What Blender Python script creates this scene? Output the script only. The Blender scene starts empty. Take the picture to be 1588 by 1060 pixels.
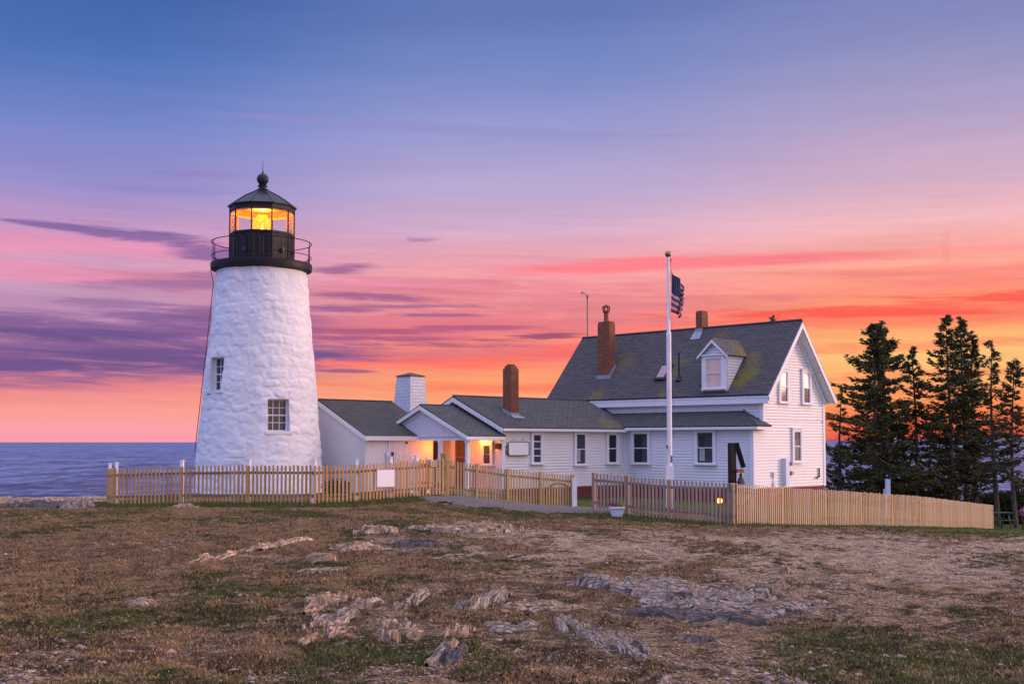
import bpy, bmesh, math, random
import numpy as np
from mathutils import Vector, Matrix, noise as mnoise

random.seed(7)
rng = np.random.default_rng(7)
scene = bpy.context.scene
COL = scene.collection
R = math.radians
ZC = 1.75                      # eye height above the near ground
F = 1850.0
PITCH = R(3.2)
SH = 155 - F * math.tan(PITCH)
CP, SP = math.cos(PITCH), math.sin(PITCH)
q = math.sqrt(.5)

# ------------------------------------------------------------------ survey helpers
def ray(px, py):
    xc = (px - 794) / F; yc = (530 + SH - py) / F
    return Vector((xc, CP - yc * SP, SP + yc * CP))
def at(px, py, Y):
    d = ray(px, py); t = Y / d.y
    return Vector((d.x * t, Y, d.z * t + ZC))
def H(a, b, z):                # house frame (a: right-and-back, b: left-and-back, z relative to the eye) -> world
    return Vector(((a - b) * q, (a + b) * q, z + ZC))
def on_a(px, py, a0):
    d = ray(px, py); da = (d.x + d.y) * q; t = a0 / da
    return (d.y - d.x) * q * t, d.z * t            # b, z
def on_b(px, py, b0):
    d = ray(px, py); db = (d.y - d.x) * q; t = b0 / db
    return (d.x + d.y) * q * t, d.z * t            # a, z
VA = Vector((q, q, 0)); VB = Vector((-q, q, 0)); VZ = Vector((0, 0, 1))

# ------------------------------------------------------------------ numpy noise
def _hash(ix, iy, s):
    n = (ix.astype(np.int64) * 374761393 + iy.astype(np.int64) * 668265263 + s * 1442695041) & 0x7fffffff
    n = ((n ^ (n >> 13)) * 1274126177) & 0x7fffffff
    return ((n ^ (n >> 16)) & 0xffffff) / float(0xffffff)
def vnoise(x, y, s=0):
    x = np.asarray(x, float); y = np.asarray(y, float)
    ix = np.floor(x); iy = np.floor(y); fx = x - ix; fy = y - iy
    fx = fx * fx * (3 - 2 * fx); fy = fy * fy * (3 - 2 * fy)
    a = _hash(ix, iy, s); b = _hash(ix + 1, iy, s); c = _hash(ix, iy + 1, s); d = _hash(ix + 1, iy + 1, s)
    return (a * (1 - fx) + b * fx) * (1 - fy) + (c * (1 - fx) + d * fx) * fy
def fbm(x, y, s=0, o=4):
    t = 0; amp = .5; f = 1; n = 0
    for i in range(o):
        t = t + amp * vnoise(x * f + 17.3 * i, y * f - 9.1 * i, s + i); n += amp; amp *= .55; f *= 2.03
    return t / n
def sstep(a, b, x):
    t = np.clip((x - a) / (b - a), 0, 1); return t * t * (3 - 2 * t)

# ------------------------------------------------------------------ terrain
CP_ = [(-3,0,-1.75),(6,0,-1.78),(-6,7,-1.72),(6,8,-1.76),(0,11,-1.72),(0,15,-1.68),(-10,15,-1.75),(10,15,-1.82),(0,22,-1.60),(-6,22,-1.62),
       (-12,25,-1.74),(6,24,-1.78),(12,24,-2.05),(-14,31,-1.82),(-12,34.8,-1.82),(-5.6,33.5,-1.74),(-1.9,36,-1.62),(2,39,-2.08),(2.2,34,-1.98),(4,32.5,-2.08),
       (-8,33.8,-1.76),(4,48,-2.32),(0,45,-2.1),(-9,45,-1.85),(-4,43,-1.8),(9,46,-2.3),(14,49,-2.5),(5.4,41,-2.28),(6,31.3,-2.15),(9.5,36,-2.5),(14.6,42.6,-3.0),
       (21.8,54,-3.95),(20,45,-3.5),(16,33,-2.7),(26,60,-4.2),(30,50,-4.0),(-17,38,-1.95),(-24,38,-2.1),(-20,28,-1.9),(20,22,-2.3),(10,60,-3.2),(0,58,-2.9),(18,66,-3.9),(24,68,-4.3)]
CPX = np.array(CP_)
EDX = [-60,-30,-18,-12,-6,0,8,16,24,34,60]; EDY = [38,39.5,40.5,42,52,60,66,72,76,70,60]
def ground(x, y, rel=False):
    x = np.asarray(x, float); y = np.asarray(y, float)
    num = 0; den = 0
    for cx, cy, cz in CP_:
        d2 = (x - cx) ** 2 + (y - cy) ** 2
        w = np.exp(-d2 / (2 * 3.4 ** 2)) + 2e-3 / (1 + d2)
        num = num + w * cz; den = den + w
    z = num / den
    z = z + (fbm(x * .35, y * .35, 3, 3) - .5) * .10 + (fbm(x * 1.7, y * 1.7, 5, 3) - .5) * .035
    e = y - np.interp(x, EDX, EDY)
    z = z - 12 * sstep(0, 14, e) - 12 * sstep(-38, -55, x) - 12 * sstep(36, 60, x) - 12 * sstep(-40, -60, y)
    return z + ZC
_g0 = ground
_fl = [[(166,780.5,36.6),(177,781.5,35.0),(320,778.5,34.4),(485,780,33.4),(560,776.5,34.1),(640,769,35.3),(690,765.5,36.0),(780,778,37.7),(886,786.5,38.9)],
       [(919,790,34.1),(1030,803,32.6),(1134,811.5,31.3),(1210,814,33.4),(1290,814,36.0),(1430,815.8,42.4),(1540,819.5,54)]]
_rx = []
for l_ in _fl:
    for a_, b_ in zip(l_, l_[1:]):
        pa_, pb_ = at(*a_), at(*b_); n_ = max(1, int((pb_ - pa_).length / 1.2))
        for k_ in range(n_ + 1):
            p_ = pa_.lerp(pb_, k_ / n_); _rx.append((p_.x, p_.y, p_.z - .025 - float(_g0(p_.x, p_.y))))
def ground(x, y, rel=False):
    z = _g0(x, y); num = 0; den = 0
    for cx, cy, rz in _rx:
        w = np.exp(-((x - cx) ** 2 + (y - cy) ** 2) / (2 * 1.1 ** 2)); num = num + w * rz; den = den + w
    z = z + num / np.maximum(den, .8)
    far = sstep(40, 30, y) * sstep(2.5, 5, y)
    z = z + far * ((fbm(x * 5.5, y * 5.5, 15, 3) - .5) * .085 + (fbm(x * 1.1, y * 2.2, 19, 2) - .5) * .05)
    return z
def gz(x, y): return float(ground(x, y))

# ------------------------------------------------------------------ node helpers
class S:
    def __init__(s, nt, sock): s.nt, s.k = nt, sock
    def _m(s, op, *o):
        n = s.nt.nodes.new('ShaderNodeMath'); n.operation = op
        for i, v in enumerate((s,) + o):
            if isinstance(v, S): s.nt.links.new(v.k, n.inputs[i])
            else: n.inputs[i].default_value = v
        return S(s.nt, n.outputs[0])
    def __add__(s, o): return s._m('ADD', o)
    def __sub__(s, o): return s._m('SUBTRACT', o)
    def __mul__(s, o): return s._m('MULTIPLY', o)
    def __truediv__(s, o): return s._m('DIVIDE', o)
    __radd__ = __add__; __rmul__ = __mul__
    def f(s, op, *o): return s._m(op, *o)
    def ss(s, a, b, lo=0., hi=1.):
        n = s.nt.nodes.new('ShaderNodeMapRange'); n.interpolation_type = 'SMOOTHSTEP'
        s.nt.links.new(s.k, n.inputs['Value'])
        n.inputs['From Min'].default_value = a; n.inputs['From Max'].default_value = b
        n.inputs['To Min'].default_value = lo; n.inputs['To Max'].default_value = hi
        return S(s.nt, n.outputs['Result'])
def lin(c):
    c = [v / 255 for v in c]
    return tuple((v / 12.92 if v <= .04045 else ((v + .055) / 1.055) ** 2.4) for v in c)
def mixc(nt, f, a, b, blend='MIX'):
    n = nt.nodes.new('ShaderNodeMix'); n.data_type = 'RGBA'; n.blend_type = blend; n.clamp_factor = True
    def put(sock, v):
        if isinstance(v, S): nt.links.new(v.k, sock)
        elif isinstance(v, (tuple, list)): sock.default_value = (v[0], v[1], v[2], 1)
        else: sock.default_value = v
    put(n.inputs[0], f); put(n.inputs[6], a); put(n.inputs[7], b)
    return S(nt, n.outputs[2])
def comb(nt, x, y, z=0.):
    n = nt.nodes.new('ShaderNodeCombineXYZ')
    for i, v in enumerate((x, y, z)):
        if isinstance(v, S): nt.links.new(v.k, n.inputs[i])
        else: n.inputs[i].default_value = v
    return S(nt, n.outputs[0])
def nz(nt, vec, scale, detail=4, rough=.55, dist=0., ncol=False):
    n = nt.nodes.new('ShaderNodeTexNoise'); nt.links.new(vec.k, n.inputs['Vector'])
    n.inputs['Scale'].default_value = scale; n.inputs['Detail'].default_value = detail
    n.inputs['Roughness'].default_value = rough; n.inputs['Distortion'].default_value = dist
    return S(nt, n.outputs['Color' if ncol else 'Fac'])
def mapping(nt, vec, scale=(1, 1, 1), rot=(0, 0, 0)):
    n = nt.nodes.new('ShaderNodeMapping'); nt.links.new(vec.k, n.inputs[0])
    n.inputs['Scale'].default_value = scale; n.inputs['Rotation'].default_value = rot
    return S(nt, n.outputs[0])
def ramp(nt, fac, stops):
    n = nt.nodes.new('ShaderNodeValToRGB'); nt.links.new(fac.k, n.inputs[0])
    el = n.color_ramp.elements
    while len(el) > 1: el.remove(el[-1])
    el[0].position = stops[0][0]; el[0].color = (*stops[0][1], 1)
    for p, c in stops[1:]:
        e = el.new(p); e.color = (*c, 1)
    return S(nt, n.outputs[0])
def attr(nt, name, col=False):
    n = nt.nodes.new('ShaderNodeAttribute'); n.attribute_name = name
    return S(nt, n.outputs['Color' if col else 'Fac'])
def mat(name):
    m = bpy.data.materials.new(name); m.use_nodes = True; nt = m.node_tree
    b = nt.nodes['Principled BSDF']
    return m, nt, b
def objc(nt):
    n = nt.nodes.new('ShaderNodeTexCoord'); return S(nt, n.outputs['Object'])
def uvc(nt):
    n = nt.nodes.new('ShaderNodeTexCoord'); return S(nt, n.outputs['UV'])
def geoc(nt):
    n = nt.nodes.new('ShaderNodeNewGeometry'); return S(nt, n.outputs['Position'])
def island(nt):
    n = nt.nodes.new('ShaderNodeNewGeometry'); return S(nt, n.outputs['Random Per Island'])
def bump(nt, b, h, strength=.5, dist=.02):
    n = nt.nodes.new('ShaderNodeBump'); nt.links.new(h.k, n.inputs['Height'])
    n.inputs['Strength'].default_value = strength; n.inputs['Distance'].default_value = dist
    nt.links.new(n.outputs[0], b.inputs['Normal'])
def setb(nt, b, color=None, rough=None, **kw):
    if color is not None:
        if isinstance(color, S): nt.links.new(color.k, b.inputs['Base Color'])
        else: b.inputs['Base Color'].default_value = (*color, 1)
    if rough is not None:
        if isinstance(rough, S): nt.links.new(rough.k, b.inputs['Roughness'])
        else: b.inputs['Roughness'].default_value = rough
    for k, v in kw.items(): b.inputs[k.replace('_', ' ')].default_value = v

# ------------------------------------------------------------------ materials
M = {}
def simple(name, color, rough=.6, var=.12, scale=3., bumpk=0., metal=0.):
    m, nt, b = mat(name); c = geoc(nt)
    n = nz(nt, c, scale, 5, .6)
    col = mixc(nt, n.ss(.3, .7), tuple(v * (1 - var) for v in color), tuple(min(1, v * (1 + var)) for v in color))
    setb(nt, b, col, rough, Metallic=metal)
    if bumpk: bump(nt, b, nz(nt, c, scale * 9, 4), .4, bumpk)
    M[name] = m; return m
def white_paint(name, base=(.80, .79, .80), dirt=(.60, .56, .52), k=.5):
    m, nt, b = mat(name); c = geoc(nt)
    n = nz(nt, mapping(nt, c, (1, 1, .35)), 1.3, 6, .65)
    n2 = nz(nt, c, 14, 4, .6)
    col = mixc(nt, n.ss(.5, .85) * k, base, dirt)
    col = mixc(nt, n2.ss(.58, .75) * (k * .35), col, dirt)
    setb(nt, b, col, .55); bump(nt, b, n2, .15, .004); M[name] = m
white_paint('siding_paint', (.78,.77,.78)); white_paint('trim_paint', (.78, .78, .81), k=.3)
white_paint('cool_white', (.66, .69, .80), (.5, .5, .55), .4)
# whitewashed rubble of the tower
m, nt, b = mat('whitewash'); c = geoc(nt)
n1 = nz(nt, c, 1.1, 5, .6); n2 = nz(nt, c, 22, 5, .6); n3 = nz(nt, mapping(nt, c, (1, 1, .25)), 3, 5, .7)
col = mixc(nt, n1.ss(.35, .75) * .5, (.77, .77, .80), (.60, .61, .68))
col = mixc(nt, n3.ss(.6, .8) * .35, col, (.58, .56, .56))
setb(nt, b, col, .8); bump(nt, b, n2 * .5 + nz(nt, c, 7, 4) * .6, .4, .02); M['whitewash'] = m
m, nt, b = mat('stucco'); c = geoc(nt)
setb(nt, b, mixc(nt, nz(nt, c, 1.5, 6).ss(.3, .75) * .5, (.74, .73, .74), (.60, .59, .62)), .85)
bump(nt, b, nz(nt, c, 30, 5, .7) + nz(nt, c, 6, 3) * .6, .35, .02); M['stucco'] = m
# shingles
def shingles(name, c1, c2, c3, moss=(), bw=.30, bh=.14, mort=(.02, .02, .025)):
    m, nt, b = mat(name); uv = uvc(nt)
    n = nt.nodes.new('ShaderNodeTexBrick'); nt.links.new(uv.k, n.inputs['Vector'])
    n.inputs['Scale'].default_value = 1; n.inputs['Brick Width'].default_value = bw; n.inputs['Row Height'].default_value = bh
    n.inputs['Mortar Size'].default_value = .016; n.inputs['Mortar Smooth'].default_value = .3; n.inputs['Bias'].default_value = 0
    n.inputs['Color1'].default_value = (*c1, 1); n.inputs['Color2'].default_value = (*c2, 1); n.inputs['Mortar'].default_value = (*mort, 1)
    bc = S(nt, n.outputs['Color']); bf = S(nt, n.outputs['Fac'])
    g = geoc(nt)
    col = mixc(nt, nz(nt, mapping(nt, uv, (.5, 3, 1)), 3, 5, .7).ss(.4, .7) * .75, bc, c3)
    col = mixc(nt, nz(nt, g, .7, 4).ss(.3, .7) * .3, col, tuple(v * .55 for v in c1))
    big = nz(nt, g, 5, 6, .7)
    for (p, r, s, mc) in moss:
        d = nt.nodes.new('ShaderNodeVectorMath'); d.operation = 'DISTANCE'
        nt.links.new(g.k, d.inputs[0]); d.inputs[1].default_value = p
        dd = S(nt, d.outputs['Value']) / r
        f_ = (big * 1.6 + (nz(nt, g, 16, 4, .7) - .5) * 1.2 - dd).ss(.05, .45) * s
        col = mixc(nt, f_, col, mc)
    setb(nt, b, col, .92)
    sepn = nt.nodes.new('ShaderNodeSeparateXYZ'); nt.links.new(uv.k, sepn.inputs[0])
    fr = (S(nt, sepn.outputs[1]) / bh).f('FRACT')
    bump(nt, b, (fr * -1.0) - bf * .6 + nz(nt, uv, 40, 3) * .5, .7, .02)
    M[name] = m
OCHRE = (.22, .15, .02)
# bricks
def bricks(name, c1, c2, mort, lich=.5, lc=(.30, .17, .02)):
    m, nt, b = mat(name); uv = uvc(nt)
    n = nt.nodes.new('ShaderNodeTexBrick'); nt.links.new(uv.k, n.inputs['Vector'])
    n.inputs['Scale'].default_value = 1; n.inputs['Brick Width'].default_value = .21; n.inputs['Row Height'].default_value = .075
    n.inputs['Mortar Size'].default_value = .009; n.inputs['Color1'].default_value = (*c1, 1); n.inputs['Color2'].default_value = (*c2, 1)
    n.inputs['Mortar'].default_value = (*mort, 1)
    bc = S(nt, n.outputs['Color']); g = geoc(nt)
    col = mixc(nt, nz(nt, g, 2.2, 6, .7).ss(.42, .7) * lich, bc, lc)
    setb(nt, b, col, .9); bump(nt, b, S(nt, n.outputs['Fac']) * -1.0 + nz(nt, g, 40, 3) * .5, .6, .01); M[name] = m
bricks('chimney_brick', (.26, .06, .03), (.16, .035, .022), (.20, .12, .08), .36)
bricks('foundation_brick', (.22, .03, .035), (.15, .02, .03), (.16, .06, .06), .15)
simple('lead', (.28, .31, .38), .45, .2, 8)
simple('clay', (.26, .07, .035), .8, .3, 10)
simple('black_iron', (.010, .009, .011), .5, .3, 6, .002)
simple('grey_iron', (.013, .012, .015), .45, .35, 4, .003)
simple('panel_edge', (.07, .065, .08), .4, .2, 6)
simple('copper_roof', (.028, .036, .062), .38, .3, 3, .002, .3)
simple('dark_metal', (.03, .03, .035), .4, .2, 6)
simple('pole_white', (.78, .76, .80), .4, .1, 3)
simple('brass', (.30, .20, .10), .35, .2, 9, 0, .8)
simple('door_paint', (.70, .66, .67), .6, .08, 2)
simple('board_white', (.86, .84, .86), .5, .04, 2)
simple('plaque', (.55, .48, .46), .6, .3, 20)
simple('dark_door', (.10, .065, .05), .6, .3, 5)
simple('planter_paint', (.62, .64, .72), .6, .1, 5)
simple('bell_red', (.32, .07, .05), .6, .4, 12)
simple('bell_bronze', (.06, .045, .045), .4, .3, 8, 0, .5)
simple('stonework', (.22, .20, .16), .9, .55, 8, .03)
simple('orange_ceiling', (.70, .42, .12), .6, .1, 4)
simple('bench_green', (.012, .07, .03), .5, .2, 6)
simple('blue_post', (.45, .55, .68), .6, .1, 4)
simple('curtain', (.62, .60, .60), .9, .2, 12)
for k_ in ('black_iron', 'grey_iron', 'panel_edge', 'copper_roof', 'dark_metal'): M[k_].node_tree.nodes['Principled BSDF'].inputs['Specular IOR Level'].default_value = .22
def wood(name, ca, cb, cc):
    m, nt, b = mat(name); g = geoc(nt); r = island(nt)
    col = mixc(nt, r, ca, cb)
    col = mixc(nt, (r * 7.3).f('FRACT').ss(.6, 1.) * .75, col, cc)
    gr = nz(nt, mapping(nt, g, (14, 14, 1.2)), 2, 5, .7)
    col = mixc(nt, gr.ss(.35, .8) * .45, col, tuple(v * .5 for v in ca))
    kn = nz(nt, g, 11, 2)
    col = mixc(nt, kn.ss(.70, .76) * .6, col, (.10, .05, .02))
    setb(nt, b, col, .75); bump(nt, b, gr, .3, .005); M[name] = m
wood('wood_warm', (.62, .34, .11), (.42, .22, .08), (.50, .34, .24))
wood('wood_olive', (.54, .37, .14), (.38, .26, .11), (.40, .31, .22))
wood('wood_pink', (.40, .27, .19), (.33, .22, .16), (.46, .33, .24))
wood('wood_bright', (.76, .50, .26), (.52, .33, .17), (.66, .50, .36))  # one wood for all the fences; their differing light is in these tones
wood('wood_rail', (.26, .15, .09), (.22, .12, .08), (.26, .16, .11))
def pane(name, color, rough=.06, spec=.6):
    m, nt, b = mat(name); g = geoc(nt)
    col = mixc(nt, nz(nt, g, 2.5, 3).ss(.3, .7), tuple(v * .8 for v in color), color)
    setb(nt, b, col, rough, Specular_IOR_Level=spec); bump(nt, b, nz(nt, g, 1.2, 1), .05, .02); M[name] = m
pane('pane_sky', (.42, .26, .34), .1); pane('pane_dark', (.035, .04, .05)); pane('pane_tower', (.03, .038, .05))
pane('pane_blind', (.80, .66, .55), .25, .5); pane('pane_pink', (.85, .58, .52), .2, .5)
m, nt, b = mat('lantern_glass'); nt.nodes.remove(b); out = nt.nodes['Material Output']
tr = nt.nodes.new('ShaderNodeBsdfTransparent'); gl = nt.nodes.new('ShaderNodeBsdfGlossy'); mx = nt.nodes.new('ShaderNodeMixShader')
tr.inputs[0].default_value = (1, .97, .93, 1); gl.inputs['Roughness'].default_value = .02; lw = nt.nodes.new('ShaderNodeLayerWeight'); lw.inputs[0].default_value = .25
mm = S(nt, lw.outputs['Fresnel']) * .8
nt.links.new(mm.k, mx.inputs[0]); nt.links.new(tr.outputs[0], mx.inputs[1]); nt.links.new(gl.outputs[0], mx.inputs[2]); nt.links.new(mx.outputs[0], out.inputs[0]); M['lantern_glass'] = m
def emis(name, color, strength, base=(.5, .3, .1)):
    m, nt, b = mat(name); setb(nt, b, base, .3); b.inputs['Emission Color'].default_value = (*color, 1); b.inputs['Emission Strength'].default_value = strength; M[name] = m
emis('lamp_core', (1, .62, .22), 14); emis('bulb', (1, .55, .18), 26)
emis('garden_bulb', (1, .30, .035), 6)
m, nt, b = mat('lens_glass'); out = nt.nodes['Material Output']
tr = nt.nodes.new('ShaderNodeBsdfTransparent'); mx = nt.nodes.new('ShaderNodeMixShader'); tr.inputs[0].default_value = (1, .8, .4, 1)
setb(nt, b, (.9, .5, .1), .12); b.inputs['Emission Color'].default_value = (1, .45, .06, 1); b.inputs['Emission Strength'].default_value = .9
mm = nz(nt, geoc(nt), 9, 3).ss(.35, .65, .25, .8)
nt.links.new(mm.k, mx.inputs[0]); nt.links.new(tr.outputs[0], mx.inputs[1]); nt.links.new(b.outputs[0], mx.inputs[2]); nt.links.new(mx.outputs[0], out.inputs[0]); M['lens_glass'] = m
# foliage
def leafy(name, ca, cb, rough=.7, tl=.15):
    m, nt, b = mat(name); r = island(nt)
    setb(nt, b, mixc(nt, r, ca, cb), rough, Specular_IOR_Level=.2); M[name] = m
leafy('spruce', (.045, .052, .018), (.105, .10, .035)); leafy('shrub_leaf', (.02, .035, .012), (.05, .07, .02))
leafy('dry_blade', (.52, .33, .17), (.26, .17, .08)); leafy('green_blade', (.13, .15, .035), (.08, .10, .025)); leafy('flower_mauve', (.20, .05, .10), (.30, .12, .14)); leafy('flower_yellow', (.5, .36, .03), (.25, .30, .05)); leafy('flower_pink', (.6, .12, .55), (.7, .3, .6))
m, nt, b = mat('bark'); g = geoc(nt)
setb(nt, b, mixc(nt, nz(nt, mapping(nt, g, (6, 6, 1.5)), 3, 5).ss(.4, .65), (.05, .035, .03), (.13, .095, .085)), .9); bump(nt, b, nz(nt, mapping(nt, g, (6, 6, 1.5)), 6, 4), .6, .03); M['bark'] = m
# ground
m, nt, b = mat('ground'); g = geoc(nt)
cov = attr(nt, 'cover'); gr = attr(nt, 'green'); pale = attr(nt, 'pale')
n1 = nz(nt, g, 9, 8, .68); n2 = nz(nt, g, 42, 6, .7); n3 = nz(nt, g, 2.2, 5, .6); n4 = nz(nt, mapping(nt, g, (1, 1, 1), (0, 0, .6)), 130, 3, .6)
n5 = nz(nt, mapping(nt, g, (1, 1.6, 1)), 3.6, 7, .75)
soil = mixc(nt, n2.ss(.40, .60), (.035, .022, .012), (.60, .40, .23))
soil = mixc(nt, (pale + (n1 - .5) * 1.4).ss(.3, .7) * .8, soil, mixc(nt, n2.ss(.40, .58), (.13, .085, .05), (.82, .60, .42)))
vor = nt.nodes.new('ShaderNodeTexVoronoi'); nt.links.new(g.k, vor.inputs['Vector']); vor.inputs['Scale'].default_value = 26
vd = S(nt, vor.outputs['Distance'])
soil = mixc(nt, vd.ss(.25, .12) * .6, soil, (.50, .38, .33))
dry = mixc(nt, n4.ss(.38, .62), (.07, .04, .02), (.48, .29, .15))
grn = mixc(nt, n4.ss(.35, .7), (.022, .032, .009), (.13, .135, .035))
gcol = mixc(nt, (gr + (n5 - .5) * 1.5).ss(.35, .65), dry, grn)
cf = (cov + (n1 - .5) * 1.2 + (n5 - .5) * 1.1 + (n2 - .5) * .7).ss(.38, .60)
col = mixc(nt, cf, soil, gcol)
col = mixc(nt, (n5 + (n2 - .5) * .8).ss(.47, .60) * .75, col, mixc(nt, .75, col, (.028, .018, .012)))
lawn = gr.ss(.86, 1.0) * cov.ss(.7, .95)
col = mixc(nt, lawn * .85, col, mixc(nt, n2.ss(.38, .62), (.045, .07, .014), (.13, .19, .04)))
setb(nt, b, col, .95, Specular_IOR_Level=.1); bump(nt, b, n1 * .9 + n5 * 1.2 + n2 * .6 + n4 * cf * .4, 1.0, .06); M['ground'] = m
# bedrock
def rockm(name, ca, cb, cd):
    m, nt, b = mat(name); uv = uvc(nt); g = geoc(nt)
    st = nz(nt, mapping(nt, uv, (1.2, 34, 1)), 1.3, 6, .75); big = nz(nt, g, 4, 5)
    col = mixc(nt, st.ss(.44, .56), ca, cb); col = mixc(nt, big.ss(.45, .65) * .6, col, cd)
    col = mixc(nt, (st + (nz(nt, g, 22, 5, .7) - .5) * .8).ss(.54, .62) * .75, col, tuple(v * .18 for v in ca))
    setb(nt, b, col, .88, Specular_IOR_Level=.2); bump(nt, b, st * 1.6 + nz(nt, g, 30, 4) * .7, 1.0, .03); M[name] = m
rockm('rock_grey', (.085, .068, .058), (.66, .54, .46), (.36, .23, .15)); rockm('rock_tan', (.17, .10, .06), (.80, .58, .40), (.34, .24, .18)); rockm('rock_dark', (.06, .055, .06), (.24, .20, .20), (.20, .14, .10))
m, nt, b = mat('gravel_path'); g = geoc(nt)
vor = nt.nodes.new('ShaderNodeTexVoronoi'); nt.links.new(g.k, vor.inputs['Vector']); vor.inputs['Scale'].default_value = 22
setb(nt, b, mixc(nt, S(nt, vor.outputs['Distance']).ss(.1, .5), (.34, .29, .28), (.10, .085, .08)), .9); bump(nt, b, S(nt, vor.outputs['Distance']) * -1, .8, .03); M['gravel_path'] = m
leafy('chips', (.46, .34, .29), (.16, .11, .09))
# sea
m, nt, b = mat('sea'); g = geoc(nt)
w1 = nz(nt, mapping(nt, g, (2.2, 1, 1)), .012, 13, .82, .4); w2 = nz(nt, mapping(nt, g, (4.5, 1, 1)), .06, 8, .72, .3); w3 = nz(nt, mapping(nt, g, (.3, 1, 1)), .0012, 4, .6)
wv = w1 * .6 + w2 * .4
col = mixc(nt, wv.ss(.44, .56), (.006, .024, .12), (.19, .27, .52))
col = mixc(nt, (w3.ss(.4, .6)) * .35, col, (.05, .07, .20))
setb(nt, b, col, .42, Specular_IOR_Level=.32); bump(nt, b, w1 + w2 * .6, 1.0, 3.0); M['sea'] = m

# ------------------------------------------------------------------ mesh builder
class MB:
    def __init__(s): s.v = []; s.f = []; s.mi = []
    def add(s, vs, fs, mi=0):
        o = len(s.v); s.v += [Vector(p) for p in vs]; s.f += [tuple(i + o for i in f) for f in fs]; s.mi += [mi] * len(fs)
    def obox(s, c, X, Y, Z, hx, hy, hz, mi=0):
        c = Vector(c); X = X * hx; Y = Y * hy; Z = Z * hz
        vs = [c + X * i + Y * j + Z * k for i in (-1, 1) for j in (-1, 1) for k in (-1, 1)]
        s.add(vs, [(0,1,3,2),(4,6,7,5),(0,4,5,1),(2,3,7,6),(0,2,6,4),(1,5,7,3)], mi)
    def hbox(s, a0, a1, b0, b1, z0, z1, mi=0):     # box in the house frame
        vs = [H(a, b, z) for a in (a0, a1) for b in (b0, b1) for z in (z0, z1)]
        s.add(vs, [(0,1,3,2),(4,6,7,5),(0,4,5,1),(2,3,7,6),(0,2,6,4),(1,5,7,3)], mi)
    def prism(s, poly, off, mi=0):                 # planar polygon extruded by a vector
        off = Vector(off); n = len(poly); vs = [Vector(p) for p in poly]; vs += [p + off for p in vs]
        s.add(vs, [tuple(range(n))[::-1], tuple(range(n, 2 * n))] + [(i, (i + 1) % n, n + (i + 1) % n, n + i) for i in range(n)], mi)
    def tube(s, pts, r, n=10, cap=True, mi=0):
        pts = [Vector(p) for p in pts]; rs = r if isinstance(r, (list, tuple)) else [r] * len(pts)
        vs = []; fs = []
        for i, p in enumerate(pts):
            d = (pts[min(i + 1, len(pts) - 1)] - pts[max(i - 1, 0)]).normalized()
            ref = Vector((0, 0, 1)) if abs(d.z) < .9 else Vector((1, 0, 0))
            u = d.cross(ref).normalized(); w = d.cross(u)
            for k in range(n):
                t = 2 * math.pi * k / n; vs.append(p + (u * math.cos(t) + w * math.sin(t)) * rs[i])
        for i in range(len(pts) - 1):
            for k in range(n):
                fs.append((i * n + k, i * n + (k + 1) % n, (i + 1) * n + (k + 1) % n, (i + 1) * n + k))
        if cap: fs.append(tuple(range(n))[::-1]); fs.append(tuple(range(len(vs) - n, len(vs))))
        s.add(vs, fs, mi)
    def lathe(s, c, prof, n=32, a0=0., mi=0, cap=False):
        c = Vector(c); vs = []; fs = []
        for r, z in prof:
            for k in range(n):
                t = a0 + 2 * math.pi * k / n; vs.append(c + Vector((r * math.sin(t), -r * math.cos(t), z)))
        for i in range(len(prof) - 1):
            for k in range(n): fs.append((i * n + k, i * n + (k + 1) % n, (i + 1) * n + (k + 1) % n, (i + 1) * n + k))
        if cap: fs.append(tuple(range(n))[::-1]); fs.append(tuple(range(len(vs) - n, len(vs))))
        s.add(vs, fs, mi)
    def ring(s, c, r, z, tr, n=48, m=6, mi=0):
        c = Vector(c); vs = []; fs = []
        for k in range(n):
            t = 2 * math.pi * k / n
            for j in range(m):
                u = 2 * math.pi * j / m; rr = r + tr * math.cos(u); vs.append(c + Vector((rr * math.sin(t), -rr * math.cos(t), z + tr * math.sin(u))))
        for k in range(n):
            for j in range(m): fs.append((k * m + j, k * m + (j + 1) % m, ((k + 1) % n) * m + (j + 1) % m, ((k + 1) % n) * m + j))
        s.add(vs, fs, mi)
    def build(s, name, mats, parent=None, smooth=False, root=None, recalc=True):
        me = bpy.data.meshes.new(name)
        o = bpy.data.objects.new(name, me); COL.objects.link(o)
        r = root or parent
        while r is not None and r.parent is not None: r = r.parent
        off = r.location.copy() if r is not None else Vector((0, 0, 0))
        if r is None and len(s.v):
            lo = Vector((min(v.x for v in s.v), min(v.y for v in s.v), min(v.z for v in s.v))); hi = Vector((max(v.x for v in s.v), max(v.y for v in s.v), 0))
            off = Vector(((lo.x + hi.x) / 2, (lo.y + hi.y) / 2, lo.z)); o.location = off
        if parent is not None: o.parent = parent
        me.from_pydata([(v - off)[:] for v in s.v], [], s.f)
        if isinstance(mats, str): mats = [mats]
        for k in mats: me.materials.append(M[k])
        if len(mats) > 1: me.polygons.foreach_set('material_index', s.mi)
        if recalc:
            bm = bmesh.new(); bm.from_mesh(me); bmesh.ops.recalc_face_normals(bm, faces=bm.faces); bm.to_mesh(me); bm.free()
        autouv(me, off)
        if smooth:
            me.polygons.foreach_set('use_smooth', [True] * len(me.polygons))
            if smooth != 'all':
                me.set_sharp_from_angle(angle=R(40))
        me.update()
        return o
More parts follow.
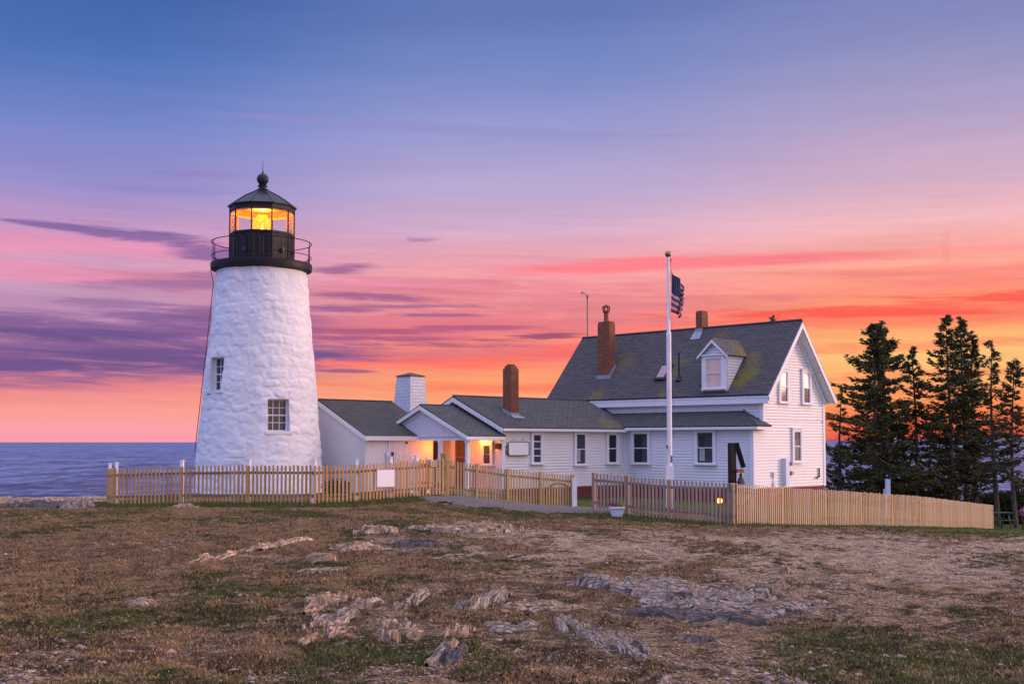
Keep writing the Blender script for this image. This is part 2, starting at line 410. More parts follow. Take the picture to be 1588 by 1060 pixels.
def autouv(me, off):
    nl = len(me.loops); npy = len(me.polygons)
    if not npy: return
    co = np.empty(len(me.vertices) * 3); me.vertices.foreach_get('co', co); co = co.reshape(-1, 3) + np.array(off[:])
    vi = np.empty(nl, int); me.loops.foreach_get('vertex_index', vi)
    nr = np.empty(npy * 3); me.polygons.foreach_get('normal', nr); nr = nr.reshape(-1, 3)
    tot = np.empty(npy, int); me.polygons.foreach_get('loop_total', tot)
    N = np.repeat(nr, tot, axis=0); P = co[vi]
    T = np.stack([-N[:, 1], N[:, 0], np.zeros(nl)], 1); ln = np.linalg.norm(T, axis=1); flat = ln < .05
    T[flat] = (1, 0, 0); ln[flat] = 1; T /= ln[:, None]; B = np.cross(N, T)
    uv = np.stack([(P * T).sum(1), (P * B).sum(1)], 1)
    l = me.uv_layers.new(name='UVMap'); l.data.foreach_set('uv', uv.ravel())
def tag(o, label=None, cat=None, group=None, kind=None):
    if label: o['label'] = label
    if cat: o['category'] = cat
    if group: o['group'] = group
    if kind: o['kind'] = kind
    return o
def thing(name, loc, label, cat, group=None):
    o = bpy.data.objects.new(name, None); COL.objects.link(o); o.location = loc; o.empty_display_size = .3
    bpy.context.view_layer.update()
    return tag(o, label, cat, group)
def np_mesh(name, V, Fq, mat_, loc=(0, 0, 0), parent=None, smooth=False, uv=None):
    me = bpy.data.meshes.new(name); n = len(V); k = Fq.shape[1]; nf = len(Fq)
    me.vertices.add(n); me.vertices.foreach_set('co', (V - np.array(loc)).astype(np.float32).ravel())
    me.loops.add(nf * k); me.loops.foreach_set('vertex_index', Fq.astype(np.int32).ravel())
    me.polygons.add(nf); me.polygons.foreach_set('loop_start', np.arange(0, nf * k, k, dtype=np.int32))
    if smooth: me.polygons.foreach_set('use_smooth', np.ones(nf, bool))
    if uv is not None:
        l = me.uv_layers.new(name='UVMap'); l.data.foreach_set('uv', uv[Fq.ravel()].astype(np.float32).ravel())
    me.update(calc_edges=True); me.validate()
    me.materials.append(M[mat_]); o = bpy.data.objects.new(name, me); COL.objects.link(o)
    if parent is None: o.location = loc
    else: o.parent = parent
    return o

# ------------------------------------------------------------------ ground, sea
def axis(lo, hi, flo, fhi, fine, coarse):
    a = list(np.arange(flo, fhi, fine)); x = flo; st = fine; L = []
    while x > lo: st = min(st * 1.25, coarse); x -= st; L.append(x)
    x = fhi; st = fine; U = []
    while x < hi: U.append(x); st = min(st * 1.25, coarse); x += st
    return np.array(L[::-1] + a + U)
XS = axis(-75, 90, -12, 14, .06, 1.6); YS = axis(-70, 110, 7.5, 30, .06, 1.0)
GX, GY = np.meshgrid(XS, YS)
_pu = [at(650, 770, 35.2), at(688, 766, 36.4), at(780, 778, 37.6), at(886, 786, 38.8), at(925, 788, 38.6), at(990, 797, 33.6)]; _plw = [at(648, 771, 35.0), at(671, 780, 33.6), at(733, 782.6, 33.4), at(790, 786, 33.5), at(856, 796, 33.0), at(990, 799, 33.1)]
PUX, PUY = [p.x for p in _pu], [p.y for p in _pu]; PLX, PLY = [p.x for p in _plw], [p.y for p in _plw]; PX0, PX1 = PLX[0], PUX[-1] - .05
def on_path(x, y): return (x > PX0 + .1) & (x < PX1 - .1) & (y > np.interp(x, PLX, PLY) + .45 + .9 * (fbm(x * 2.5, y * 2.5, 89, 3) - .5)) & (y < np.interp(x, PUX, PUY) + .1)
def cover_fn(x, y):
    n = fbm(x * .55, y * .42, 21, 4); n2 = fbm(x * 2.1, y * 1.5, 31, 3)
    bias = .12
    def blob(cx, cy, sx, sy): return np.exp(-((x - cx) / sx) ** 2 - ((y - cy) / sy) ** 2)
    n3_ = fbm(x * 5.5, y * 4.5, 33, 3); c = n + (n2 - .5) * .75 + (n3_ - .5) * .55 + bias
    c = c - .26 * blob(.5, 12.5, 2.6, 3.5) - .20 * blob(1.5, 18, 4.2, 3.2) - .30 * blob(7, 19, 5, 5) - .14 * blob(8, 12, 4, 3.5) - .2 * blob(13, 26, 7, 5)
    c = c + .30 * blob(-7, 14, 4.5, 6) + .25 * blob(0, 29, 12, 4) + .14 * blob(3.5, 9.3, 4, 1.2) - .10 * blob(-6.5, 9.0, 1.8, 1.2) - .06 * blob(-8, 19, 4, 3)
    c = c + .45 * sstep(30.5, 32.5, y + np.abs(x + 1) * .12)
    c = c + .7 * sstep(11.0, 7.5, fence_d(x, y) + 1.6 * fbm(x, y, 44, 2)) * sstep(8, 14, x)
    return np.where(on_path(x, y), 0, np.clip(c, 0, 1))
def fence_d(x, y):
    pl = [(-12.1,38),(-12,35),(-5.6,33.5),(-2,36),(2,38.8),(2.2,34),(5.9,31.3),(9.5,36),(14.6,42.6),(21.8,54)]
    d = np.full(np.shape(x), 99.)
    for (ax, ay), (bx, by) in zip(pl, pl[1:]):
        ux, uy = bx - ax, by - ay; t = np.clip(((x - ax) * ux + (y - ay) * uy) / (ux * ux + uy * uy), 0, 1)
        d = np.minimum(d, np.hypot(x - ax - t * ux, y - ay - t * uy))
    return d
def green_fn(x, y):
    g = fbm(x * .8, y * .6, 41, 4) * .95 - .11
    def blob(cx, cy, sx, sy): return np.exp(-((x - cx) / sx) ** 2 - ((y - cy) / sy) ** 2)
    g = g + .16 * blob(4, 29, 9, 3) + .12 * blob(-5, 26, 5, 5) + .12 * blob(-3, 9.5, 4, 1.6) - .1 * blob(-8, 16, 4, 5) + .1 * blob(4, 10, 4, 2)
    g = g + .7 * sstep(1.7, .3, fence_d(x, y)) + .7 * sstep(38, 42, y) + .6 * sstep(31, 35, y - np.maximum(0, 10 - x) * .6 + (x > 9) * (x - 9) * .1) * (x > 6)
    g = g + .8 * sstep(11.0, 7.5, fence_d(x, y) + 1.6 * fbm(x, y, 44, 2)) * sstep(8, 14, x)
    return np.clip(g, 0, 1)
def pale_fn(x, y):
    def blob(cx, cy, sx, sy): return np.exp(-((x - cx) / sx) ** 2 - ((y - cy) / sy) ** 2)
    return np.clip(.22 + .6 * blob(8, 20, 5, 5) + .5 * blob(2.5, 19, 4, 3.5) + .35 * blob(8, 12, 4, 3) + .25 * blob(-6.5, 9, 2, 1.2) + .15 * blob(1, 12, 3, 3) + .3 * blob(12, 26, 6, 4) - .15 * blob(-6, 15, 5, 4), 0, 1)
GZ = ground(GX, GY)
V = np.stack([GX.ravel(), GY.ravel(), GZ.ravel()], 1); nx, ny = len(XS), len(YS)
ii, jj = np.meshgrid(np.arange(nx - 1), np.arange(ny - 1)); base = (jj * nx + ii).ravel()
Fq = np.stack([base, base + 1, base + nx + 1, base + nx], 1)
go = np_mesh('ground', V, Fq, 'ground', smooth=True); tag(go, kind='structure')
for nm, fn in (('cover', cover_fn), ('green', green_fn), ('pale', pale_fn)):
    a = go.data.attributes.new(nm, 'FLOAT', 'POINT'); a.data.foreach_set('value', fn(GX, GY).ravel().astype(np.float32))
sm = MB(); L = 60000; zs = -13.0 + ZC
sm.add([(-L, -300, zs), (L, -300, zs), (L, L, zs), (-L, L, zs)], [(0, 1, 2, 3)])
so = sm.build('water', 'sea', recalc=False); so['kind'] = 'structure'
# a far low shore on the right
fs_ = MB(); pts = []
for i in range(41):
    x = 1150 + i * 60; pts.append((x, 5200, ZC + 2 + 26 * fbm(i * .3, 0, 9, 3) * math.sin(math.pi * min(1, (i + .2) / 14) / 2)))
vs = [];
for x, y, z in pts: vs += [(x, y, zs - 1), (x, y + 60, z), (x, y + 500, z + 2), (x, y + 560, zs - 1)]
fs_.add(vs, [(4 * i + k, 4 * i + 4 + k, 4 * i + 5 + k, 4 * i + 1 + k) for i in range(40) for k in range(3)])
simple('far_shore', (.16, .13, .24), .9, .2, .01); o = fs_.build('far_shore', 'far_shore'); o['kind'] = 'structure'

# gravel path in front of the gate
pm = MB(); vs = []; n = 60
for i in range(n + 1):
    x = PX0 + (PX1 - PX0) * i / n; ya, yb = float(np.interp(x, PLX, PLY)) + .5 * (float(fbm(x * 2.2, 3.3, 88, 3)) - .5) * 1.6, float(np.interp(x, PUX, PUY))
    for j in range(9):
        y = ya + (yb - ya) * j / 8; vs.append((x, y, gz(x, y) + .030 - .04 * (j in (0, 8)) + .006 * random.random()))
pm.add(vs, [(i * 9 + j, i * 9 + j + 1, i * 9 + j + 10, i * 9 + j + 9) for i in range(n) for j in range(8)])
o = pm.build('path', 'gravel_path', smooth='all'); o['kind'] = 'structure'

# ------------------------------------------------------------------ rocks (bedded bedrock showing through the turf)
rock_n = 0
def rock(px, py, w, d, h, mt, label, ang=0, cat='rock', name='rock', lay=.06, sharp=1.0, sink=.25, Y=None):
    """w: size along local s, d: across the beds t; h height; ang: direction of the beds (rad from +x)"""
    global rock_n; rock_n += 1; sd = rock_n * 13
    dy = py - 685; YY = Y or 1.72 * F / dy
    c = at(px, py, YY); cx, cy = c.x, c.y
    res = max(.011, max(w, d) / 170.)
    s = np.arange(-w / 2 - res, w / 2 + res, res); t = np.arange(-d / 2 - res, d / 2 + res, res)
    Sg, Tg = np.meshgrid(s, t); ca, sa = math.cos(ang), math.sin(ang)
    X = cx + Sg * ca - Tg * sa; Yw = cy + Sg * sa + Tg * ca
    rr = np.sqrt((Sg / (w / 2)) ** 2 + (Tg / (d / 2)) ** 2)
    mask = sstep(1.0, .55, rr + (fbm(Sg * 5 / w + sd, Tg * 5 / d, sd, 3) - .5) * .9)
    tb = Tg / lay + (fbm(Sg * .9, Tg * 2, sd + 5, 2) - .5) * 1.6
    ki = np.floor(tb); kk = _hash(ki, ki * 0, sd); seg = np.floor(Sg / (.16 + .35 * kk) + kk * 9 + (fbm(Sg * 6, Tg * 6, sd + 7, 2) - .5) * .5)
    lev = _hash(ki, seg, sd + 2); pres = np.clip((_hash(ki, seg, sd + 3) * 1.35 + mask * .75 - .82) * 6, 0, 1) * (mask > .03)
    fr = tb - ki; edge = sstep(0, .10, fr) * (.55 + .45 * fr) * sstep(1, .93, fr)
    z = pres * (sink * mask + (1 - sink) * lev * edge * sharp + (1 - sharp) * .6 * mask) * h * .85 - (1 - pres) * .05
    z = z + (fbm(Sg * 16, Tg * 30, sd, 3) - .5) * h * .22 * mask
    gzv = ground(X, Yw)
    Z = gzv - .02 - .06 * (mask < .03) + z
    V = np.stack([X.ravel(), Yw.ravel(), Z.ravel()], 1); nx_, ny_ = len(s), len(t)
    ii, jj = np.meshgrid(np.arange(nx_ - 1), np.arange(ny_ - 1)); b_ = (jj * nx_ + ii).ravel()
    Fr = np.stack([b_, b_ + 1, b_ + nx_ + 1, b_ + nx_], 1)
    keep = (mask.ravel()[Fr] > .01).any(1); Fr = Fr[keep]
    used = np.unique(Fr); rm = -np.ones(len(V), int); rm[used] = np.arange(len(used))
    o = np_mesh(name, V[used], rm[Fr], mt, loc=(cx, cy, gz(cx, cy)), smooth=False, uv=np.stack([Sg.ravel(), Tg.ravel()], 1)[used])
    return tag(o, label, cat, 'bedrock showing through the worn turf')
rock(738, 831, 1.7, 1.1, .24, 'rock_tan', 'low wide tan bedded outcrop nearest the gravel path in the middle of the turf', .1)
rock(783, 834, .34, .25, .17, 'rock_grey', 'small pale upright stone at the right end of the wide tan outcrop', 1.2)
rock(668, 830, .9, .5, .15, 'rock_tan', 'narrow tan ledge at the left end of the wide tan outcrop', .05)
rock(582, 838, .75, .5, .22, 'rock_tan', 'rounded tan hump of rock left of the wide tan outcrop', .2)
rock(655, 853, 1.0, .5, .16, 'rock_dark', 'dark low ledge just below the wide tan outcrop', .1)
rock(558, 858, 1.1, .6, .16, 'rock_tan', 'broken tan ledges left of the dark low ledge', .4)
rock(395, 860, 3.4, .24, .16, 'rock_tan', 'long thin tan rib of rock slanting across the left turf', 1.21, lay=.08)
rock(440, 852, 2.6, .17, .13, 'rock_tan', 'thin pale rib running behind the long slanting tan rib', 1.2, lay=.07)
rock(500, 872, .55, .4, .18, 'rock_tan', 'small tan boulder above the middle left of the dirt', .3)
rock(502, 888, .7, .35, .13, 'rock_tan', 'flat tan stone just below the small tan boulder', .2)
rock(216, 941, .36, .24, .12, 'rock_tan', 'lone rounded tan stone in the dry grass at the left', .2, sharp=.4)
rock(283, 923, .36, .2, .09, 'rock_grey', 'small grey and tan stone above the lone rounded stone', .3)
rock(738, 936, 1.1, .36, .17, 'rock_grey', 'tall striped grey slab standing in the middle of the dirt', 1.35, lay=.085, sink=.5)
rock(768, 925, 1.0, .28, .13, 'rock_grey', 'striped grey block leaning on the right of the tall striped slab', 1.35, lay=.07, sink=.5)
rock(642, 930, 1.5, .20, .14, 'rock_grey', 'pale striped slab left of the tall striped slab', 1.43, lay=.07, sink=.4)
rock(612, 972, 1.0, .26, .16, 'rock_grey', 'grey and rust slab above the smooth tan boulder', 1.35, lay=.06, sink=.4)
rock(604, 991, .2, .2, .12, 'rock_tan', 'smooth tan boulder low in the left centre of the dirt', .9, sharp=.15, sink=.6)
rock(640, 985, .3, .26, .12, 'rock_tan', 'rusty pointed stone right of the smooth tan boulder', 1.1, lay=.05)
rock(703, 980, .9, .36, .12, 'rock_tan', 'broken cream and rust stones between the two striped slabs', 1.4, lay=.06)
rock(688, 1012, 1.0, .20, .13, 'rock_grey', 'front striped slab nearest the camera leaning left', 1.38, lay=.06, sink=.55)
rock(706, 1015, 1.0, .15, .10, 'rock_dark', 'smooth grey slab leaning beside the front striped slab', 1.42, lay=.09, sink=.6)
rock(530, 958, 2.4, .30, .17, 'rock_grey', 'long slanting grey slabs rising to the right at the left centre', 1.38, lay=.07)
rock(500, 940, 1.3, .35, .15, 'rock_tan', 'tan stones at the top of the long slanting grey slabs', 1.35)
rock(510, 985, 1.2, .25, .12, 'rock_tan', 'flat cream slab below the long slanting grey slabs', 1.3)
rock(898, 972, 1.7, .48, .13, 'rock_grey', 'flat grey outcrop with upright stripes in the right centre', 1.75, lay=.055, sink=.3)
rock(955, 995, 1.4, .42, .11, 'rock_grey', 'striped grey and tan slabs at the right of the flat striped outcrop', 1.9, lay=.055, sink=.4)
rock(840, 938, .9, .7, .10, 'rock_tan', 'crumbled brownish outcrop right of the tall striped slab', -.4, lay=.06)
rock(800, 968, .7, .5, .07, 'rock_grey', 'crumbled low stones below the brownish outcrop', .2, lay=.05)
rock(1040, 918, 2.6, 1.3, .20, 'rock_grey', 'large grey bedrock outcrop at the right of the dirt', -.35, lay=.10, sink=.3)
rock(1140, 940, 2.2, .8, .17, 'rock_grey', 'grey ridged tail running right from the large outcrop', -.32, lay=.09, sink=.3)
rock(1060, 952, 1.6, .6, .13, 'rock_dark', 'dark ledge along the lower edge of the large outcrop', -.3, lay=.08)
rock(1210, 947, 1.3, .3, .08, 'rock_grey', 'thin grey point at the far right end of the outcrop tail', -.25, lay=.07)
rock(1085, 988, .36, .3, .14, 'rock_dark', 'single dark angular slab below the large outcrop', -.5, lay=.07, sink=.5)
rock(1218, 888, .12, .30, .10, 'rock_tan', 'single white stone standing alone in the right turf', .3, sharp=.2, sink=.7)
rock(1045, 860, .5, .4, .06, 'rock_grey', 'faint grey stone flush with the turf below the flower planter', .3)
rock(720, 868, .9, .5, .07, 'rock_grey', 'scatter of flat grey stones in the middle distance', .3)
rock(830, 872, 1.3, .5, .07, 'rock_tan', 'flat pinkish stones strung out right of the grey scatter', .1)
rock(300, 1025, .3, .14, .05, 'rock_tan', 'thin tan shard lying in the near left grass', .9)
rock(1035, 1050, .3, .2, .08, 'rock_grey', 'small grey stone at the bottom edge right of centre', .9)
rock(70, 797, 3.0, 1.0, .26, 'rock_dark', 'long flat dark slab in front of the shore ledge', .05, Y=34, lay=.12, sink=.4)
rock(120, 796, 1.0, .7, .35, 'rock_grey', 'small broken slab right of the long dark slab', .5, Y=33.5, lay=.12)
rock(290, 788, .8, .4, .16, 'rock_tan', 'small tan stone in the grass under the left fence', .1, Y=32.6)
rock(60, 786, 7.0, 1.6, .20, 'rock_tan', 'long tan shore ledge at the left edge above the sea', .04, Y=38.5, lay=.22, sink=.55, sharp=.7)
rock(150, 788, 2.4, 1.0, .18, 'rock_tan', 'lower tan ledge between the shore ledge and the fence corner', .1, Y=39, lay=.2, sink=.5, sharp=.7)

# stone chips and grass
def scatter(n, ylo, yhi, power=1.6):
    u = rng.random(n); y = (ylo ** (1 - power) + u * (yhi ** (1 - power) - ylo ** (1 - power))) ** (1 / (1 - power))
    x = (rng.random(n) * 2 - 1) * (y * .46 + 1.2); return x, y
x, y = scatter(90000, 7.6, 30, 2.0); c = cover_fn(x, y); k = rng.random(len(x)) < np.clip(1.05 - c * 1.35, 0.02, 1) * (.25 + .75 * sstep(.42, .6, fbm(x * 1.3, y * 1.1, 77, 3))); x, y = x[k], y[k]
n = len(x); sz = .005 + .015 * rng.random(n) ** 4; z = ground(x, y)
P = np.array([[1,0,0],[-.2,.9,0],[-.9,-.2,0],[.1,-.9,0],[0.1,.05,.6],[0,0,-.3]])
A = rng.random(n) * 6.28; Rm = np.stack([np.cos(A), -np.sin(A), np.sin(A), np.cos(A)], 1).reshape(n, 2, 2)
VV = np.repeat(P[None], n, 0) * (.6 + .8 * rng.random((n, 6, 1))); XY = np.einsum('nij,nkj->nki', Rm, VV[:, :, :2])
VV = np.concatenate([XY, VV[:, :, 2:]], 2) * sz[:, None, None]; VV[:, :, 0] *= 1.3
VV += np.stack([x, y, z + .002], 1)[:, None, :]
Ft = np.array([[0,1,4],[1,2,4],[2,3,4],[3,0,4],[1,0,5],[2,1,5],[3,2,5],[0,3,5]])
FF = (Ft[None] + np.arange(n)[:, None, None] * 6).reshape(-1, 3)
o = np_mesh('gravel', VV.reshape(-1, 3), FF, 'chips'); tag(o, 'loose pale stone chips scattered over the bare dirt', 'gravel', kind='stuff')
def blades(name, mt, n, ylo, yhi, dens, hmin, hmax, label, pw=2.0, wid=.0028):
    x, y = scatter(n, ylo, yhi, pw); k = rng.random(len(x)) < dens(x, y); x, y = x[k], y[k]; n = len(x)
    a = rng.random(n) * 6.283; h = (hmin + (hmax - hmin) * rng.random(n) ** 2) * (1 + y * .012); w = wid * (1 + y * .10)
    z = ground(x, y) - .004; lean = (.3 + .9 * rng.random(n)) * h; a2 = rng.random(n) * 6.283
    b0 = np.stack([x + np.cos(a) * w, y + np.sin(a) * w, z], 1); b1 = np.stack([x - np.cos(a) * w, y - np.sin(a) * w, z], 1)
    tp = np.stack([x + np.cos(a2) * lean, y + np.sin(a2) * lean, z + h], 1)
    V = np.stack([b0, b1, tp], 1).reshape(-1, 3); Fb = np.arange(3 * n).reshape(-1, 3)
    o = np_mesh(name, V, Fb, mt); tag(o, label, 'grass', kind='stuff'); return o
clump = lambda x, y, s: sstep(.40, .60, fbm(x * 4.5, y * 4.5, s, 3))
blades('dry_grass', 'dry_blade', 330000, 7.6, 33, lambda x, y: sstep(.40, .62, cover_fn(x, y)) * (.35 + .65 * clump(x, y, 90)) * (1 - .75 * sstep(.45, .6, green_fn(x, y))), .008, .034, 'short dry straw coloured grass over the worn turf')
blades('green_grass', 'green_blade', 340000, 7.6, 46, lambda x, y: sstep(.40, .60, cover_fn(x, y)) * (.25 + .75 * clump(x, y, 95)) * sstep(.38, .62, green_fn(x, y)), .010, .042, 'short green grass in patches over the worn turf')
leafy('dark_blade', (.045, .03, .014), (.10, .065, .03))
blades('dead_grass', 'dark_blade', 260000, 7.6, 34, lambda x, y: sstep(.36, .55, cover_fn(x, y) + .5 * (fbm(x * 3, y * 3, 55, 3) - .5)) * sstep(.50, .62, fbm(x * 3.3, y * 3.3, 120, 3)), .012, .046, 'dark matted tufts of dead grass over the worn turf', wid=.0034)
x, y = scatter(16000, 7.6, 30, 1.7); c = cover_fn(x, y); k = rng.random(len(x)) < np.clip(1.1 - c * 1.3, .03, 1) * sstep(.44, .62, fbm(x * 1.1, y * 1.1, 177, 3)); x, y = x[k], y[k]; n = len(x)
sz = .014 + .030 * rng.random(n) ** 3; z = ground(x, y); A = rng.random(n) * 6.28; Rm = np.stack([np.cos(A), -np.sin(A), np.sin(A), np.cos(A)], 1).reshape(n, 2, 2)
VV = np.repeat(P[None], n, 0) * (.5 + rng.random((n, 6, 1))); VV[:, :, 0] *= 1.6; XY = np.einsum('nij,nkj->nki', Rm, VV[:, :, :2]); VV = np.concatenate([XY, VV[:, :, 2:]], 2) * sz[:, None, None] + np.stack([x, y, z], 1)[:, None, :]
o = np_mesh('stones', VV.reshape(-1, 3), (Ft[None] + np.arange(n)[:, None, None] * 6).reshape(-1, 3), 'chips'); tag(o, 'small flat stones lying loose on the dirt', 'stones', kind='stuff')
def fence_dens(x, y): return sstep(1.5, .2, fence_d(x, y)) * .9
def blades_fence():
    pl = [(-12.1,38),(-12,35),(-5.6,33.5),(-2,36),(2,38.8),(2.2,34),(5.9,31.3),(9.5,36),(14.6,42.6),(21.8,54)]
    n = 60000; seg = rng.integers(0, len(pl) - 1, n); t = rng.random(n); pa = np.array(pl)
    p = pa[seg] * (1 - t[:, None]) + pa[seg + 1] * t[:, None] + rng.normal(0, .45, (n, 2)); x, y = p[:, 0], p[:, 1]; kp = ~on_path(x, y); x, y = x[kp], y[kp]; n = len(x)
    a = rng.random(n) * 6.283; h = .03 + .08 * rng.random(n) ** 2; w = .009; z = ground(x, y) - .01
    b0 = np.stack([x + np.cos(a) * w, y + np.sin(a) * w, z], 1); b1 = np.stack([x - np.cos(a) * w, y - np.sin(a) * w, z], 1)
    tp = np.stack([x + rng.normal(0, .03, n), y + rng.normal(0, .03, n), z + h], 1)
    o = np_mesh('fence_grass', np.stack([b0, b1, tp], 1).reshape(-1, 3), np.arange(3 * n).reshape(-1, 3), 'green_blade'); tag(o, 'longer dark green grass growing along the foot of the picket fences', 'grass', kind='stuff')
blades_fence()

# ------------------------------------------------------------------ lighthouse
TC = Vector((-9.4, 44.5, 0)); TZ0 = gz(-9.4, 44.5)
lh = thing('lighthouse', (TC.x, TC.y, TZ0), 'white rubble stone lighthouse tower with a black lantern lit orange inside', 'lighthouse')
zr = lambda py: (685 - py) / F * 44.5 + ZC
def trad(z): # world z -> radius
    z1 = zr(722); z2 = zr(421); return 2.33 + (1.655 - 2.33) * (z - z1) / (z2 - z1)
nA, nH = 420, 320; zt = zr(414); zb = TZ0 - .4
th = np.linspace(0, 2 * np.pi, nA, endpoint=False); zz = np.linspace(zb, zt, nH)
TH, ZZ = np.meshgrid(th, zz); Rr = np.vectorize(trad)(ZZ)
u_ = TH * 2.0; row = ZZ / .40 + (fbm(u_ * 1.3, ZZ * 1.2, 61, 3) - .5) * 1.3; kr = np.floor(row); fr = row - kr
cu = u_ / .66 + _hash(kr, kr * 0, 5) * 9 + (fbm(u_ * 2, ZZ * 3, 63, 2) - .5) * .8; kc = np.floor(cu); fc = cu - kc
stone = sstep(0, .3, fr) * sstep(1, .7, fr) * sstep(0, .25, fc) * sstep(1, .75, fc)
hh = stone * (.4 + .9 * _hash(kr, kc, 8)) * .021 * (0.45 + .9 * fbm(u_ * .7, ZZ * .5, 71, 2)) + (fbm(u_ * 1.2, ZZ * 1.3, 65, 4) - .5) * .10 + (fbm(u_ * 5, ZZ * 6, 67, 4) - .5) * .030
hh *= sstep(zt, zt - .25, ZZ) * .7 + .3
RR = Rr + hh - .01
V = np.stack([TC.x + RR * np.sin(TH), TC.y - RR * np.cos(TH), ZZ], 2).reshape(-1, 3)
ii, jj = np.meshgrid(np.arange(nA), np.arange(nH - 1)); Fq = np.stack([jj * nA + ii, jj * nA + (ii + 1) % nA, (jj + 1) * nA + (ii + 1) % nA, (jj + 1) * nA + ii], 2).reshape(-1, 4)
tower = np_mesh('tower_wall', V, Fq, 'whitewash', loc=tuple(lh.location), parent=lh, smooth=True)
bm = bmesh.new(); bm.from_mesh(tower.data); be = [e for e in bm.edges if e.is_boundary]; bmesh.ops.holes_fill(bm, edges=be, sides=0); bmesh.ops.recalc_face_normals(bm, faces=bm.faces); bm.to_mesh(tower.data); bm.free()
def tower_window(px, py0, py1, ang, w, dep, lbl):
    global tower
    zc = (zr(py0) + zr(py1)) / 2; h = zr(py0) - zr(py1); Nn = Vector((math.sin(ang), -math.cos(ang), 0)); Sx = Vector((math.cos(ang), math.sin(ang), 0))
    r = trad(zc); back = r - dep
    c = Vector((TC.x, TC.y, zc)) + Nn * (back + .6)
    cb = MB(); cb.obox(c, Sx, Nn, VZ, w / 2, .6, h / 2); cut = cb.build('cut', 'whitewash')
    md = tower.modifiers.new('b', 'BOOLEAN'); md.operation = 'DIFFERENCE'; md.object = cut; md.solver = 'EXACT'
    bpy.context.view_layer.update(); dg = bpy.context.evaluated_depsgraph_get()
    me = bpy.data.meshes.new_from_object(tower.evaluated_get(dg)); tower.modifiers.clear(); old = tower.data; tower.data = me; me.name = 'tower_wall'
    bpy.data.objects.remove(cut); bpy.data.meshes.remove(old)
    pc_ = Vector((TC.x, TC.y, zc)) + Nn * back; hw, hh_ = w / 2, h / 2; t = .045
    fr = MB()
    for sx in (-1, 1): fr.obox(pc_ + Sx * sx * (hw - t / 2) + Nn * .03, Sx, Nn, VZ, t / 2, .03, hh_)
    for sz in (-1, 1): fr.obox(pc_ + VZ * sz * (hh_ - t / 2) + Nn * .031, Sx, Nn, VZ, hw - t, .03, t / 2)
    fr.obox(pc_ + Nn * .03, Sx, Nn, VZ, hw - t, .024, .022)
    win = fr.build('window', 'trim_paint', lh)
    mu = MB()
    for k in (-1, 1): mu.obox(pc_ + Sx * k * (hw - t) / 3 + Nn * .02, Sx, Nn, VZ, .012, .011, hh_ - t)
    for k in (-1, 1): mu.obox(pc_ + VZ * k * (hh_ - t) / 2 + Nn * .021, Sx, Nn, VZ, hw - t, .011, .012)
    mu.build('muntin', 'trim_paint', win)
    pn = MB(); pn.obox(pc_ + Nn * .006, Sx, Nn, VZ, hw - t, .004, hh_ - t); pn.build('pane', 'pane_tower', win)
    sl = MB(); sl.obox(pc_ + VZ * (-hh_ - .05) + Nn * (dep + .0), Sx, Nn, VZ, hw + .1, .09, .05); sl.build('sill', 'whitewash', win)
tower_window(449, 621, 669, R(30), .80, .36, '')
tower_window(350, 558, 608, R(-40), .78, .34, '')
for p_ in tower.data.polygons: p_.use_smooth = True
tower.data.set_sharp_from_angle(angle=R(45))
D0 = Vector((TC.x, TC.y, 0))
zd0, zd1 = zr(419.5), zr(408.5)
g_ = MB(); g_.lathe(D0, [(1.55, zd0 - .10), (1.72, zd0 - .02), (1.79, zd0), (1.86, zd0 + .02), (1.88, zd1 - .05), (1.86, zd1), (1.0, zd1 + .005)], 64); g_.build('gallery', 'black_iron', lh, smooth=True)
ra = MB(); zr1, zr2 = zr(375.5), zr(397)
ra.ring(D0, 1.84, zr1, .017, 64); ra.ring(D0, 1.84, zr2, .014, 64)
for k in range(10):
    t = R(-7 + 18 + 36 * k); p = D0 + Vector((1.84 * math.sin(t), -1.84 * math.cos(t), 0)); ra.tube([p + VZ * zd1, p + VZ * zr1], .016, 6)
    p2 = D0 + Vector((1.70 * math.sin(t), -1.70 * math.cos(t), 0)); ra.tube([p2 + VZ * zd1, p + VZ * (zd1 + .3)], .010, 5)
ra.build('railing', 'black_iron', lh)
